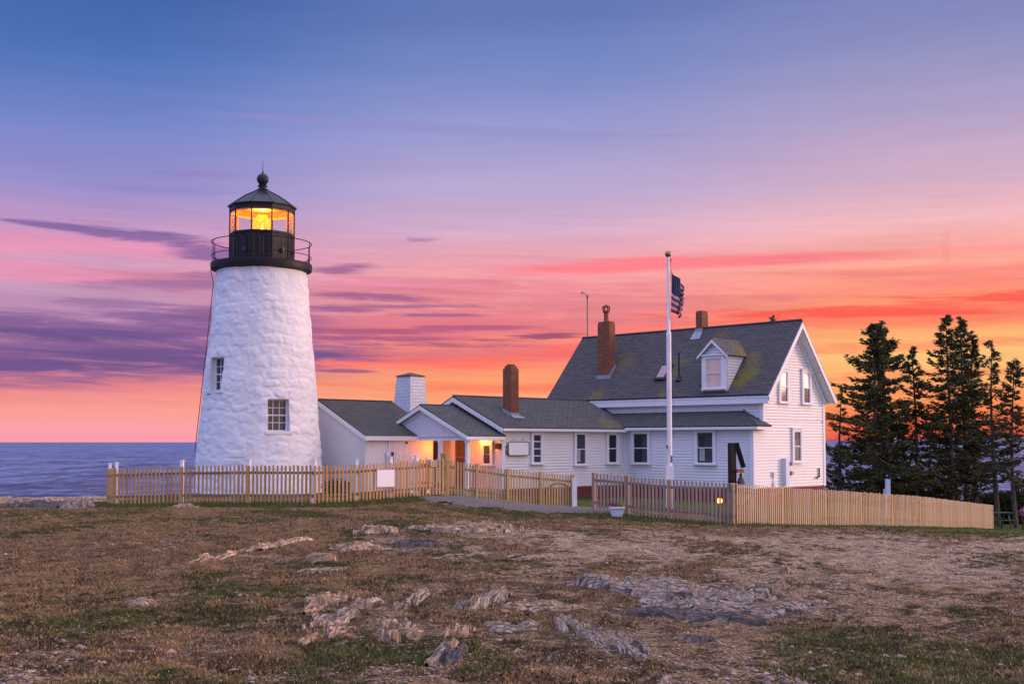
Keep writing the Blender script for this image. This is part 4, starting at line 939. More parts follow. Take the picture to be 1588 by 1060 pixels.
# ------------------------------------------------------------------ porch between tower and house (part of the house)
AG = 30.0; PB0, PBP = 32.30, 34.85; ZPE, ZPP = .32, 1.43
pr = MB(); slabb(pr, PB0 - .15, ZPE - .07, PBP, ZPP, AG - .16, 31.83, .05); slabb(pr, 36.45, ZPP - (36.45 - PBP) * (ZPP - ZPE) / (PBP - PB0), PBP, ZPP, AG - .16, 31.83, .05)
pr.tube([H(AG - .16, PBP, ZPP + .01), H(31.8, PBP, ZPP + .01)], .03, 6); pr.build('porch_roof', 'wing_shingle', hs)
pg = MB(); ks = (ZPP - ZPE) / (PBP - PB0)
b = PB0 + .02
while b < 36.6:
    b1 = b + .135; zt_a = ZPP - abs(b - PBP) * ks - .07; zt_b = ZPP - abs(b1 - PBP) * ks - .07
    if min(zt_a, zt_b) > .2: pg.prism([H(AG, b + .006, .19), H(AG, b1 - .006, .19), H(AG, b1 - .006, zt_b), H(AG, b + .006, zt_a)], VA * .05)
    b = b1
pg.build('porch_gable', 'cool_white', hs)  # white boards; cool shade of this left-facing side is mixed into the colour
ptm = MB()
for s_ in (1, -1):
    bb = PB0 - .15 if s_ == 1 else 36.45; ze_ = ZPP - abs(bb - PBP) * ks
    ptm.prism([H(AG - .19, bb, ze_ - .04), H(AG - .19, bb, ze_ - .18), H(AG - .19, PBP, ZPP - .20), H(AG - .19, PBP, ZPP - .05)], VA * .045)
    ptm.prism([H(AG - .03, bb, ze_ - .12), H(AG - .03, bb, ze_ - .27), H(AG - .03, PBP, ZPP - .30), H(AG - .03, PBP, ZPP - .15)], VA * .029)
ptm.hbox(AG + .052, AG + .15, PB0, 35.2, .06, .19); ptm.hbox(AG - .15, 31.8, PB0 - .13, PB0 - .05, ZPE - .24, ZPE - .10); ptm.hbox(AG + .0, 31.83, PB0 - .05, PB0 + .05, ZPE - .26, ZPE - .08)
ptm.build('porch_trim', 'trim_paint', hs)
for bb in (PB0 + .02, 33.83):
    po = MB(); po.hbox(AG + .0, AG + .13, bb - .0, bb + .13, -2.0, .06); po.hbox(AG - .02, AG + .15, bb - .02, bb + .15, -.03, .055); po.build('porch_post', 'trim_paint', hs)
pcl = MB(); pcl.hbox(AG + .16, 31.82, PB0 + .06, 35.2, .10, .14); pcl.build('porch_ceiling', 'trim_paint', hs)
pf = MB(); pf.hbox(AG - .3, 31.86, 32.2, 35.25, -2.6, -1.78); pf.build('porch_floor', 'stonework', hs)
# door, screens and poster window on the wing's gable wall
win_on_a(hs, 748, 766, 684.5, 722, 31.86, mats=('pane_tower', 'pane_dark'), lites=1)
bxa = on_a(709, 700, 31.86)[0]; bxb = on_a(727, 700, 31.86)[0]
sc_ = MB(); sc_.hbox(31.79, 31.835, bxb, bxa, -1.75, .08); dd = sc_.build('screen_door', 'dark_door', hs)
sf = MB(); sf.hbox(31.76, 31.79, bxa - .06, bxa, -1.75, .08); sf.hbox(31.76, 31.789, bxb, bxa - .06, -.62, -.56); sf.hbox(31.76, 31.79, bxb, bxb + .06, -1.75, .08); sf.build('door_frame', 'wood_rail', dd)
bxa = on_a(668, 700, 31.86)[0]; bxb = on_a(680, 700, 31.86)[0]; d2 = MB(); d2.hbox(31.79, 31.835, bxb, bxa, -1.75, .05); d2o = d2.build('door', 'dark_door', hs); tag(d2o, 'dark brown door at the far left of the porch')
cv_ = MB(); bxa = on_a(701, 700, 31.86)[0]; bxb = on_a(708, 700, 31.86)[0]; cv_.hbox(31.78, 31.835, bxb, bxa, -1.75, .08); cv_.build('door_casing', 'trim_paint', hs)
bq, zq = on_a(755, 678.5, 31.86)
wl = thing('wall_lantern', H(31.8, bq, zq - .1), 'lit orange wall lantern above the window under the porch roof', 'lamp')
l1 = MB(); l1.obox(H(31.82, bq, zq), VA, VB, VZ, .015, .06, .09); l1.tube([H(31.8, bq, zq + .05), H(31.66, bq, zq + .10)], .012, 6); l1.lathe(Vector((H(31.64, bq, 0).x, H(31.64, bq, 0).y, ZC)), [(.09, zq + .06), (.02, zq + .12), (.0, zq + .125)], 8); l1.build('lamp_bracket', 'dark_metal', wl)
l2 = MB(); cq = H(31.64, bq, 0); cq.z = ZC; l2.lathe(cq, [(.0, zq - .10), (.05, zq - .09), (.075, zq - .02), (.06, zq + .05), (.0, zq + .06)], 12); l2.build('lamp_shade', 'bulb', wl)
plight('porch_light', H(31.45, bq, zq - .06), 88, (1, .24, .035), .1); plight('porch_ceiling_light', H(30.7, 34.75, -.25), 34, (1, .21, .025), .1)
bq, zq = on_a(776.5, 692, 31.86); mbx = MB(); mbx.hbox(31.66, 31.80, bq - .12, bq + .12, zq - .08, zq + .08); mbx.prism([H(31.64, bq - .13, zq + .08), H(31.64, bq + .13, zq + .08), H(31.81, bq + .13, zq + .12), H(31.81, bq - .13, zq + .12)], VZ * .012); tag(mbx.build('mailbox', 'dark_metal'), 'small black mailbox on the corner under the porch', 'mailbox')
# hanging sign board on the wing wall
def rrect(w, h, r, n=5):
    P = []
    for cx, cy, a0 in ((w - r, h - r, 0), (-w + r, h - r, 90), (-w + r, -h + r, 180), (w - r, -h + r, 270)):
        for i in range(n + 1): t = R(a0 + 90 * i / n); P.append((cx + r * math.cos(t), cy + r * math.sin(t)))
    return P
a1, zc1_ = on_b(784.5, 695, 32.37); a2, _ = on_b(817.5, 695, 32.37); ac = (a1 + a2) / 2; hw = (a2 - a1) / 2; zt_ = on_b(801, 684, 32.37)[1]; zb_ = on_b(801, 706.3, 32.37)[1]; zc_ = (zt_ + zb_) / 2
sg = thing('wall_sign', H(ac, 32.28, zb_), 'blank white board with rounded corners and black rim hanging on the wing wall', 'sign')
s1 = MB(); s1.prism([H(ac + x, 32.25, zc_ + y) for x, y in rrect(hw - .03, (zt_ - zb_) / 2 - .03, .09)], VB * .05); s1.build('board', 'board_white', sg)
s2 = MB(); rp = [H(ac + x, 32.245, zc_ + y) for x, y in rrect(hw - .015, (zt_ - zb_) / 2 - .015, .10)]; s2.tube(rp + [rp[0]], .016, 6)
for sx in (-.25, .25): s2.tube([H(ac + sx, 32.26, zt_ - .02), H(ac + sx, 32.27, zt_ + .10), H(ac + sx, 32.335, zt_ + .10)], .009, 5)
s2.build('rim', 'dark_metal', sg)
s3 = MB(); c = H(ac - hw - .03, 32.30, zc_ - .08); s3.lathe(Vector((c.x, c.y, 0)), [(.03, c.z - .10), (.045, c.z), (.03, c.z + .10), (0, c.z + .12)], 8); s3.obox(H(ac - hw - .03, 32.325, zc_ - .05), VA, VB, VZ, .03, .03, .15); s3.build('bracket', 'brass', sg)

# ------------------------------------------------------------------ oil house beside the tower
oh = thing('oil_house', H(29, 37.5, gz(-6.5, 46.5) - ZC), 'low white stucco shed with grey shingled roof joining the tower to the house', 'shed')
OB, OBR, OA0, OA1 = 35.27, 38.11, 27.56, 30.9; ZO, ZOR = .31, 1.655
ow = MB(); ow.prism([H(OA0, OB, -2.6), H(OA0, 2 * OBR - OB, -2.6), H(OA0, 2 * OBR - OB, ZO - .1), H(OA0, OBR, ZOR - .12), H(OA0, OB, ZO - .1)], VA * (OA1 - OA0)); ow.build('wall', 'stucco', oh)
orf = MB(); slabb(orf, OB - .16, ZO - .075, OBR, ZOR, OA0 - .10, 31.15, .06); slabb(orf, 2 * OBR - OB + .16, ZO - .075, OBR, ZOR, OA0 - .10, 31.15, .06); orf.tube([H(OA0 - .1, OBR, ZOR + .01), H(31.15, OBR, ZOR + .01)], .03, 6); orf.build('roof', 'dark_shingle', oh)
ot = MB()
for s_ in (1, -1):
    f_ = (lambda b: b) if s_ == 1 else (lambda b: 2 * OBR - b); ko = (ZOR - ZO + .075) / (OBR - OB + .16)
    ot.prism([H(OA0 - .12, f_(OB - .16), ZO - .11), H(OA0 - .12, f_(OB - .16), ZO - .28), H(OA0 - .12, OBR, ZOR - .24), H(OA0 - .12, OBR, ZOR - .065)], VA * .11)
ot.hbox(OA0 - .11, 30.9, OB - .19, OB - .12, ZO - .25, ZO - .09); ot.hbox(OA0 - .0, 30.9, OB - .12, OB - .01, ZO - .26, ZO - .2); ot.build('trim', 'trim_paint', oh)
a1, _ = on_b(604, 700, OB); a2, _ = on_b(629, 700, OB); zt_ = on_b(616, 679, OB)[1]
od = MB(); n = 6
for i in range(n): aa = a1 + (a2 - a1) * i / n; od.hbox(aa + .006, a1 + (a2 - a1) * (i + 1) / n - .006, OB - .05, OB - .002, -2.0, zt_)
odo = od.build('door', 'door_paint', oh)
df = MB(); df.hbox(a1 - .07, a1 - .005, OB - .045, OB - .001, -2.0, zt_ + .05); df.hbox(a2 + .005, a2 + .05, OB - .045, OB - .001, -2.0, zt_ + .05); df.build('door_frame', 'trim_paint', odo)
dh = MB(); c_a, c_z = on_b(607, 703, OB); dh.obox(H(c_a, OB - .07, c_z), VA, VB, VZ, .05, .02, .06); dh.tube([H(c_a, OB - .06, c_z - .1), H(c_a, OB - .12, c_z - .12), H(c_a, OB - .12, c_z - .3), H(c_a, OB - .06, c_z - .32)], .014, 6); dh.build('handle', 'dark_metal', odo)
c_a, c_z = on_b(629, 686, OB); hg = MB(); hg.hbox(c_a - .03, c_a + .04, OB - .07, OB - .05, c_z - .05, c_z + .05); hg.build('hinge', 'dark_metal', odo)
c_a, c_z = on_b(618, 707, OB); pq_ = MB(); pq_.hbox(c_a - .10, c_a + .10, OB - .065, OB - .0505, c_z - .16, c_z + .16); po_ = pq_.build('door_notice', 'board_white', odo)
pl_ = MB()
for i, zz_ in enumerate((.10, .05, 0, -.05, -.10)): pl_.hbox(c_a - .06, c_a + (.06 if i % 2 else .04), OB - .067, OB - .0652, c_z + zz_ - .008, c_z + zz_ + .008)
pl_.hbox(c_a - .085, c_a + .085, OB - .0669, OB - .0651, c_z + .135, c_z + .142); pl_.hbox(c_a - .085, c_a + .085, OB - .0669, OB - .0651, c_z - .142, c_z - .135); pl_.build('notice_text', 'clay', odo)
c_a, c_z = on_b(599, 706, OB); pp = MB(); pp.tube([H(c_a, OB - .05, c_z + .15), H(c_a, OB - .05, -2.1)], .03, 8); pp.hbox(c_a - .05, c_a + .05, OB - .09, OB - .003, c_z - .02, c_z + .12); pp.build('conduit', 'cool_white', oh)

# ------------------------------------------------------------------ bell tower beyond
YB = 62; bx = (634 - 794) / F * YB
bt_ = thing('bell_tower', (bx, YB, gz(bx, YB)), 'tapering white shingled tower with a small pyramid roof behind the shed', 'tower')
def bcorner(px, py): return at(px, py, YB)
zt_ = at(634, 581, YB).z; zlo = gz(bx, YB) - .5
def bt_half(z): zz_ = at(634, 632, YB).z; hT = 30.5 / F * YB / 1.4142 / 1.0; hB = 38.5 / F * YB / 1.4142; return hT / 1 * 1.0 + (hB - hT) * (zt_ - z) / (zt_ - zz_)
yaw = R(41)
def bpt(i, z, k=1.): t = yaw + i * math.pi / 2; h_ = bt_half(z) * k; return Vector((bx + .0 + h_ * math.sin(t) * 1.0, YB + 1.0 - h_ * math.cos(t), z))
yaw = R(4)
bb_ = MB(); lo = [bpt(i, zlo) for i in range(4)]; hi = [bpt(i, zt_) for i in range(4)]; bb_.add(lo + hi, [(0,1,5,4),(1,2,6,5),(2,3,7,6),(3,0,4,7),(4,5,6,7),(3,2,1,0)]); bb_.build('wall', 'white_shingle', bt_)
br_ = MB(); ev = [bpt(i, zt_, 1.08) for i in range(4)]; ap = Vector((bx, YB + 1, at(634, 575.5, YB).z)); br_.add(ev + [ap] + [e - VZ * .05 for e in ev], [(0,1,4),(1,2,4),(2,3,4),(3,0,4),(0,5,6,1),(1,6,7,2),(2,7,8,3),(3,8,5,0),(5,8,7,6)]); simple('mossy_roof', (.10, .08, .03), .9, .5, 6); br_.build('roof', 'mossy_roof', bt_)

# ------------------------------------------------------------------ picket fences
def fence(name, label, pts, hgt, spacing, pw, mt, posts, post_mt, bay_sag=0, gate=None, group='weathered picket fences round the keeper\'s yard', post_h=.12, post_side=1, rail_mt='wood_rail', ptop=.03, hvar=.012, lastpost=True):
    """pts: list of (x, y, zbottom world); posts: arc fractions"""
    P = [Vector(p) for p in pts]; L = [0]
    for a, b in zip(P, P[1:]): L.append(L[-1] + (Vector((b.x - a.x, b.y - a.y, 0))).length)
    T = L[-1]
    def ev(s):
        s = min(max(s, 0), T); k = 0
        while k < len(L) - 2 and s > L[k + 1]: k += 1
        f_ = (s - L[k]) / (L[k + 1] - L[k]); p = P[k].lerp(P[k + 1], f_)
        d = (P[k + 1] - P[k]); d.z = 0; d.normalize(); return p, d
    mid, _ = ev(T / 2); root = thing(name, (mid.x, mid.y, mid.z - .05), label, 'fence', group)
    ps = sorted(set([0, T] + [f_ * T for f_ in posts]))
    for i in range(len(ps) - 1):
        s0, s1 = ps[i], ps[i + 1]; mb = MB(); s = s0 + spacing / 2
        while s < s1:
            p, d = ev(s); nn = Vector((d.y, -d.x, 0))
            if nn.y > 0: nn = -nn
            h_ = hgt(s / T) if callable(hgt) else hgt; h_ += random.uniform(-hvar, hvar); z0 = p.z + random.uniform(-.01, .01); w = pw / 2 * random.uniform(.94, 1.06); tl = random.uniform(-.006, .006)
            c = Vector((p.x, p.y, 0)) + nn * .028; zt_ = z0 + h_
            poly = [c - d * w + VZ * z0, c + d * w + VZ * z0, c + d * (w + tl) + VZ * (zt_ - .035), c + d * (w * .45 + tl) + VZ * (zt_ - .004), c + d * (-w * .45 + tl) + VZ * (zt_ - .004), c + d * (-w + tl) + VZ * (zt_ - .035)]
            mb.prism(poly, nn * -.014); s += spacing
        mb.build('picket_panel', mt, root)
        for zf in (.20, .80):
            rl_ = MB(); n_ = max(1, int((s1 - s0) / 1.2))
            for k in range(n_):
                pa, d = ev(s0 + (s1 - s0) * k / n_ + 1e-4); pb, _ = ev(s0 + (s1 - s0) * (k + 1) / n_ - 1e-4); hh_ = hgt((s0 + s1) / 2 / T) if callable(hgt) else hgt
                a_ = pa + VZ * hh_ * zf; b_ = pb + VZ * hh_ * zf; dd_ = (b_ - a_); Ld = dd_.length; dd_.normalize(); nn = Vector((dd_.y, -dd_.x, 0)).normalized(); rl_.obox((a_ + b_) / 2, dd_, nn, VZ, Ld / 2, .009, .036)
            rl_.build('rail', rail_mt, root)
    for s in (ps if lastpost else ps[:-1]):
        p, d = ev(s); nn = Vector((d.y, -d.x, 0))
        if nn.y > 0: nn = -nn
        h_ = hgt(s / T) if callable(hgt) else hgt
        pm2 = MB(); c = Vector((p.x, p.y, 0)) - nn * .07 * post_side; pm2.obox(c + VZ * (p.z - .15 + (h_ + post_h + .15) / 2), d, nn, VZ, .045, .045, (h_ + post_h + .15) / 2)
        pm2.obox(c + VZ * (p.z + h_ + post_h + .012), d, nn, VZ, .056, .056, .012); pm2.build('post', post_mt, root)
    return root, ev, T
def P3(px, py, Y): p = at(px, py, Y); return (p.x, p.y, p.z)
tagL = 'picket fence'
fA, evA, TA = fence('picket_fence', 'long brown picket fence running in front of the lighthouse base', [P3(166, 780.5, 36.6), P3(177, 781.5, 35.0), P3(320, 778.5, 34.4), P3(485, 780, 33.4)], 1.06, .128, .062, 'wood_warm', [.2, .48, .745], 'pole_white', post_h=.15)
fB, evB, TB = fence('picket_fence', 'orange brown picket fence with the white board between the tower and the gate', [P3(485, 780, 33.4), P3(560, 776.5, 34.1), P3(640, 769, 35.3), P3(690, 765.5, 36.0)], 1.05, .118, .062, 'wood_warm', [.30, .57, .78], 'pole_white', post_h=.12, lastpost=False)
fC, evC, TC_ = fence('picket_fence', 'olive picket fence sloping down from the gate post beside the gravel path', [P3(693, 765.5, 36.9), P3(780, 778, 37.7), P3(886, 786.5, 38.9)], 1.05, .102, .055, 'wood_olive', [.22, .46, .73], 'wood_olive', post_h=-.02, post_side=-1)
fD, evD, TD = fence('picket_fence', 'pinkish picket fence behind the flower planter and in front of the flagpole', [P3(919, 790, 34.1), P3(1030, 803, 32.6), P3(1134, 811.5, 31.3)], 1.06, .118, .056, 'wood_pink', [.26, .57], 'wood_pink', post_h=-.03)
fE, evE, TE = fence('picket_fence', 'long blond picket fence running back to the right', [P3(1141, 812, 31.3), P3(1210, 814, 33.4), P3(1290, 814, 36.0), P3(1430, 815.8, 42.4), P3(1540, 819.5, 54)], lambda t: 1.06, .128, .054, 'wood_bright', [.1, .2, .3, .4, .5, .6, .7, .8, .9], 'wood_bright', post_h=-.05)
fF, evF, TF = fence('picket_fence', 'short picket fence seen over the gate under the porch', [P3(640, 757, 40.5), P3(690, 758, 41.5)], 1.02, .128, .062, 'wood_olive', [.5], 'pole_white', post_h=.02)
# gate post and gate hardware
p = Vector(P3(687.5, 766.5, 36.1)); gp = MB(); gp.obox(p + VZ * .6, Vector((1, 0, 0)), Vector((0, 1, 0)), VZ, .085, .07, .62); gp.obox(p + VZ * 1.235, Vector((1, 0, 0)), Vector((0, 1, 0)), VZ, .095, .08, .015)
simple('gate_post', (.44, .27, .07), .7, .3, 5, .004); gpo = thing('gate_post', p, 'thick yellow gate post standing between the orange and olive fences', 'post'); gp.build('post', 'gate_post', gpo)
gh = MB()
for z_ in (.28, .98): gh.obox(p + VZ * z_ + Vector((-.16, -.09, 0)), Vector((1, 0, 0)), Vector((0, 1, 0)), VZ, .16, .008, .018)
gh.build('hinge', 'dark_metal', gpo)
p = Vector(P3(891, 787, 38.4)); wp = MB(); wp.obox(p + VZ * .45, Vector((1, 0, 0)), Vector((0, 1, 0)), VZ, .075, .075, .46); wp.obox(p + VZ * .925, Vector((1, 0, 0)), Vector((0, 1, 0)), VZ, .088, .088, .014); tag(wp.build('white_post', 'pole_white'), 'white square post at the gap between the olive and pinkish fences', 'post')
def onev(ev, T, px, off=.06):  # fence point at a picture column
    best = min((abs((lambda pp: pp.x / pp.y * F + 794 - px)(ev(T * i / 400)[0])), i) for i in range(401)); p, d = ev(T * best[1] / 400); nn = Vector((d.y, -d.x, 0)); nn = -nn if nn.y > 0 else nn; return p + nn * off, d, nn
p, d, nn = onev(evB, TB, 597); zt_ = at(597, 727.5, p.y).z; zb_ = at(597, 754.5, p.y).z; w = 12.8 / F * p.y / abs(d.x)
fsg = thing('fence_sign', (p.x, p.y, zb_), 'blank white square board fixed to the orange brown picket fence', 'sign')
s_ = MB(); s_.obox(Vector((p.x, p.y, (zt_ + zb_) / 2)), d, nn, VZ, w, .012, (zt_ - zb_) / 2); s_.build('board', 'board_white', fsg)
s_ = MB()
for k in (-1, 1): s_.obox(Vector((p.x, p.y, (zt_ + zb_) / 2)) + d * k * w + nn * .004, d, nn, VZ, .012, .014, (zt_ - zb_) / 2 + .01); s_.obox(Vector((p.x, p.y, (zt_ + zb_) / 2 + k * (zt_ - zb_) / 2)) + nn * .003, d, nn, VZ, w - .01, .013, .011)
simple('pink_rim', (.50, .32, .34), .6, .2, 5); s_.build('rim', 'pink_rim', fsg)
p, d, nn = onev(evB, TB, 670); zc_ = at(670, 718.5, p.y).z; nt_ = MB(); nt_.obox(Vector((p.x, p.y, zc_)), d, nn, VZ, .085, .008, .085)
for k in (-.04, 0, .04): nt_.obox(Vector((p.x, p.y, zc_ + k)) + nn * .009, d, nn, VZ, .06, .002, .008, 1)
tag(nt_.build('gate_notice', ['plaque', 'dark_metal']), 'small brown notice fixed near the top of the fence beside the gate post', 'sign')

# ------------------------------------------------------------------ flagpole and flag
fx = at(1039, 789, 41.0); fz = gz(fx.x, fx.y); fp = thing('flagpole', (fx.x, fx.y, fz), 'tall white flagpole with a bronze ball on top in front of the house', 'flagpole')
ztop = at(1035, 398, 41).z; zj = at(1036, 516, 41).z; zj2 = at(1038, 725, 41).z; fx0 = Vector((fx.x, fx.y, 0))
po = MB(); po.tube([fx0 + VZ * (zj - .08), fx0 + VZ * (zj), fx0 + VZ * (zj + .06), fx0 + VZ * ztop], [.085, .085, .058, .045], 14); po.tube([fx0 + VZ * zj2, fx0 + VZ * (zj - .079)], [.088, .084], 14); po.build('pole', 'pole_white', fp, smooth=True)
po = MB(); po.obox(fx0 + VZ * ((fz - .1 + zj2 + .08) / 2), Vector((1, 0, 0)), Vector((0, 1, 0)), VZ, .135, .10, (zj2 + .08 - fz + .1) / 2); po.build('base', 'pole_white', fp)
po = MB(); po.lathe(fx0, [(.11 * math.sin(R(t)), ztop + .09 - .11 * math.cos(R(t))) for t in range(0, 181, 15)], 18); po.build('ball', 'brass', fp, smooth=True)
po = MB(); po.tube([fx0 + Vector((.075, -.05, ztop - .05)), fx0 + Vector((.075, -.04, ztop - .9))], .006, 5); po.tube([fx0 + Vector((.10, -.10, zj + .3)), fx0 + Vector((.14, -.10, zj - 3.6))], .005, 5); po.obox(fx0 + Vector((.08, -.05, ztop - .12)), Vector((1, 0, 0)), Vector((0, 1, 0)), VZ, .015, .015, .06)
po.obox(fx0 + Vector((-.10, -.06, at(1035, 692, 41).z)), Vector((1, 0, 0)), Vector((0, 1, 0)), VZ, .02, .02, .05); po.obox(fx0 + Vector((.06, -.09, zj2 + .3)), Vector((1, 0, 0)), Vector((0, 1, 0)), VZ, .015, .02, .12); po.build('halyard', 'dark_metal', fp)
m, nt, b = mat('flag'); uv = uvc(nt); sp = nt.nodes.new('ShaderNodeSeparateXYZ'); nt.links.new(uv.k, sp.inputs[0]); U, Vv = S(nt, sp.outputs[0]), S(nt, sp.outputs[1])
st = ((Vv * 6.5).f('FRACT')).f('LESS_THAN', .5); colr = mixc(nt, st, (.62, .52, .54), (.36, .02, .04)); can = U.f('LESS_THAN', .4) * Vv.f('GREATER_THAN', 6 / 13)
du = ((U / .4 * 11).f('PINGPONG', 1) - .5).f('ABSOLUTE'); su = ((U * 27.5).f('FRACT') - .5); sv = ((Vv * 18.6).f('FRACT') - .5); star = (su * su + sv * sv).f('LESS_THAN', .045)
colr = mixc(nt, can, colr, mixc(nt, star * .8, (.018, .02, .055), (.30, .28, .33))); setb(nt, b, colr, .8); M['flag'] = m
nu, nv = 90, 50; uu, vvv = np.meshgrid(np.linspace(0, 1, nu), np.linspace(0, 1, nv)); zt_ = at(1040, 419, 41).z; hoist = 1.45
# a limp flag: the top edge falls away from the halyard, the fly gathers in folds
dropu = .95 * uu ** .9; spread = .56 * np.sin(np.clip(uu * 2.0, 0, 1.57)) * (1 - .45 * uu * (1 - vvv))
xx = fx0.x + .07 + spread * (1 - .22 * uu) + .035 * np.sin(uu * 22 + vvv * 2); yy = fx0.y - .06 + .13 * np.sin(uu * 16 + (1 - vvv) * 2.2) * np.clip(uu * 4, 0, 1)
zzf = zt_ - (1 - vvv) * hoist * (1 - .50 * uu) - dropu - .05 * np.sin(uu * 18 + vvv * 3) * uu
Vf = np.stack([xx.ravel(), yy.ravel(), zzf.ravel()], 1); ii, jj = np.meshgrid(np.arange(nu - 1), np.arange(nv - 1)); b_ = (jj * nu + ii).ravel(); Ff = np.stack([b_, b_ + 1, b_ + nu + 1, b_ + nu], 1)
fo_ = np_mesh('flag', Vf, Ff, 'flag', loc=(fx0.x, fx0.y, zt_ - 2.4), smooth=True, uv=np.stack([uu.ravel(), vvv.ravel()], 1)); tag(fo_, 'limp red, white and blue striped flag hanging from the white flagpole', 'flag')
md = fo_.modifiers.new('th', 'SOLIDIFY'); md.thickness = .006
# mast at the left end of the main ridge
mx_ = at(911, 523, 58); ms = MB(); zt_ = at(911, 459, 58).z; g0 = gz(mx_.x, 58); mp = Vector((mx_.x, 58, 0))
ms.tube([mp + VZ * g0, mp + VZ * zt_], .035, 6); ms.tube([mp + VZ * (zt_ - .05), mp + Vector((-.10, 0, zt_ + .12)), mp + Vector((-.22, 0, zt_ + .20))], .018, 6); ms.lathe(mp + Vector((-.26, 0, 0)), [(.09, zt_ + .12), (.02, zt_ + .20), (.0, zt_ + .30)], 8); ms.obox(mp + VZ * (zt_ - .03), Vector((1, 0, 0)), Vector((0, 1, 0)), VZ, .05, .05, .08)
simple('mast_grey', (.22, .17, .19), .5, .1, 3); tag(ms.build('weather_mast', 'mast_grey'), 'thin grey mast with a curved tip rising behind the left end of the ridge', 'mast')

# ------------------------------------------------------------------ yard things
# bell frame
def at_z(px, py, Y): return at(px, py, Y)
YBF = 36.0; pA = at(1136, 686.5, YBF); pG = gz(pA.x, YBF); ang = R(25); dx = Vector((math.cos(ang), math.sin(ang), 0)); dy = Vector((-math.sin(ang), math.cos(ang), 0))
bf = thing('bell_stand', (pA.x, YBF, pG), 'black timber frame with a slanting beam and small bell near the house corner', 'bell')
m1 = MB(); m1.obox(Vector((pA.x - .02, YBF, (pA.z + pG - .2) / 2)), dx, dy, VZ, .09, .09, (pA.z - pG + .2) / 2); m1.build('post', 'black_iron', bf)
pT = at(1142, 688, YBF); pE = at(1152.5, 723, YBF + .1); m2 = MB(); d_ = (pE - pT).normalized(); n2 = d_.cross(Vector((0, 1, 0))).normalized(); m2.obox((pT + pE) / 2, d_, Vector((0, 1, 0)), n2, (pE - pT).length / 2 + .03, .07, .065); m2.build('brace', 'black_iron', bf)
p1 = at(1147, 729.5, YBF); m3 = MB(); m3.obox(p1, dx, dy, VZ, .125, .05, .055); m3.obox(p1 - VZ * .065, dx, dy, VZ, .11, .04, .008, 1); m3.build('yoke', ['bell_red', 'board_white'], bf)
p1 = at(1149, 738, YBF); m4 = MB(); m4.lathe(Vector((p1.x, p1.y, 0)), [(.03, p1.z + .1), (.05, p1.z + .06), (.05, p1.z - .02), (.10, p1.z - .12), (.15, p1.z - .25), (.16, p1.z - .28), (.02, p1.z - .26)], 20); m4.build('bell', 'bell_bronze', bf, smooth=True)
m5 = MB(); m5.obox(Vector((pT.x + .12, YBF, pG + (p1.z - .5 - pG) / 2)), dx, dy, VZ, .35, .25, (p1.z - .35 - pG) / 2); m5.build('plinth', 'stonework', bf)
# garden floodlight
YL = 36.5; pL = at(1116, 776, YL); gl_ = thing('garden_floodlight', (pL.x, YL, gz(pL.x, YL)), 'small lit orange floodlight in the grass behind the pinkish fence', 'lamp')
g1 = MB(); gg = gz(pL.x, YL); g1.tube([(pL.x, YL + .1, gg - .05), (pL.x, YL + .1, pL.z - .08)], .02, 6); g1.tube([(pL.x, YL + .24, pL.z + .0), (pL.x, YL + .06, pL.z)], [.06, .10], 12); g1.build('housing', 'dark_metal', gl_)
g2 = MB(); g2.lathe(Vector((pL.x, YL, pL.z)), [(.085 * math.sin(R(t)), -.085 * math.cos(R(t))) for t in range(0, 181, 20)], 14); g2.build('lamp_lens', 'garden_bulb', gl_, smooth=True)
plight('floodlight_glow', (pL.x, YL - .14, pL.z + .02), 5, (1, .45, .12), .05)
# planter
YP = 33.0; pP = at(956.5, 800, YP); zP = gz(pP.x, YP); kP = (at(956, 784.5, YP).z - zP)
pl = thing('planter', (pP.x, YP, zP), 'white tapering planter of mauve and yellow flowers in front of the pinkish fence', 'planter')
g1 = MB(); wb, wt = .145, .195
lo = [Vector((pP.x + sx * wb, YP + sy * wb, zP - .01)) for sx, sy in ((-1,-1),(1,-1),(1,1),(-1,1))]; hi = [Vector((pP.x + sx * wt, YP + sy * wt, zP + kP)) for sx, sy in ((-1,-1),(1,-1),(1,1),(-1,1))]; h2 = [Vector((pP.x + sx * (wt - .02), YP + sy * (wt - .02), zP + kP)) for sx, sy in ((-1,-1),(1,-1),(1,1),(-1,1))]; h3 = [v - VZ * .04 for v in h2]
g1.add(lo + hi + h2 + h3, [(3,2,1,0)] + [(i, (i + 1) % 4, 4 + (i + 1) % 4, 4 + i) for i in range(4)] + [(4 + i, 4 + (i + 1) % 4, 8 + (i + 1) % 4, 8 + i) for i in range(4)] + [(8 + i, 8 + (i + 1) % 4, 12 + (i + 1) % 4, 12 + i) for i in range(4)] + [(12, 13, 14, 15)])
g1.obox((pP.x, YP - wt - .004, zP + kP - .03), Vector((1, 0, 0)), Vector((0, 1, 0)), VZ, wt + .012, .014, .03); g1.build('pot', 'planter_paint', pl, recalc=True)
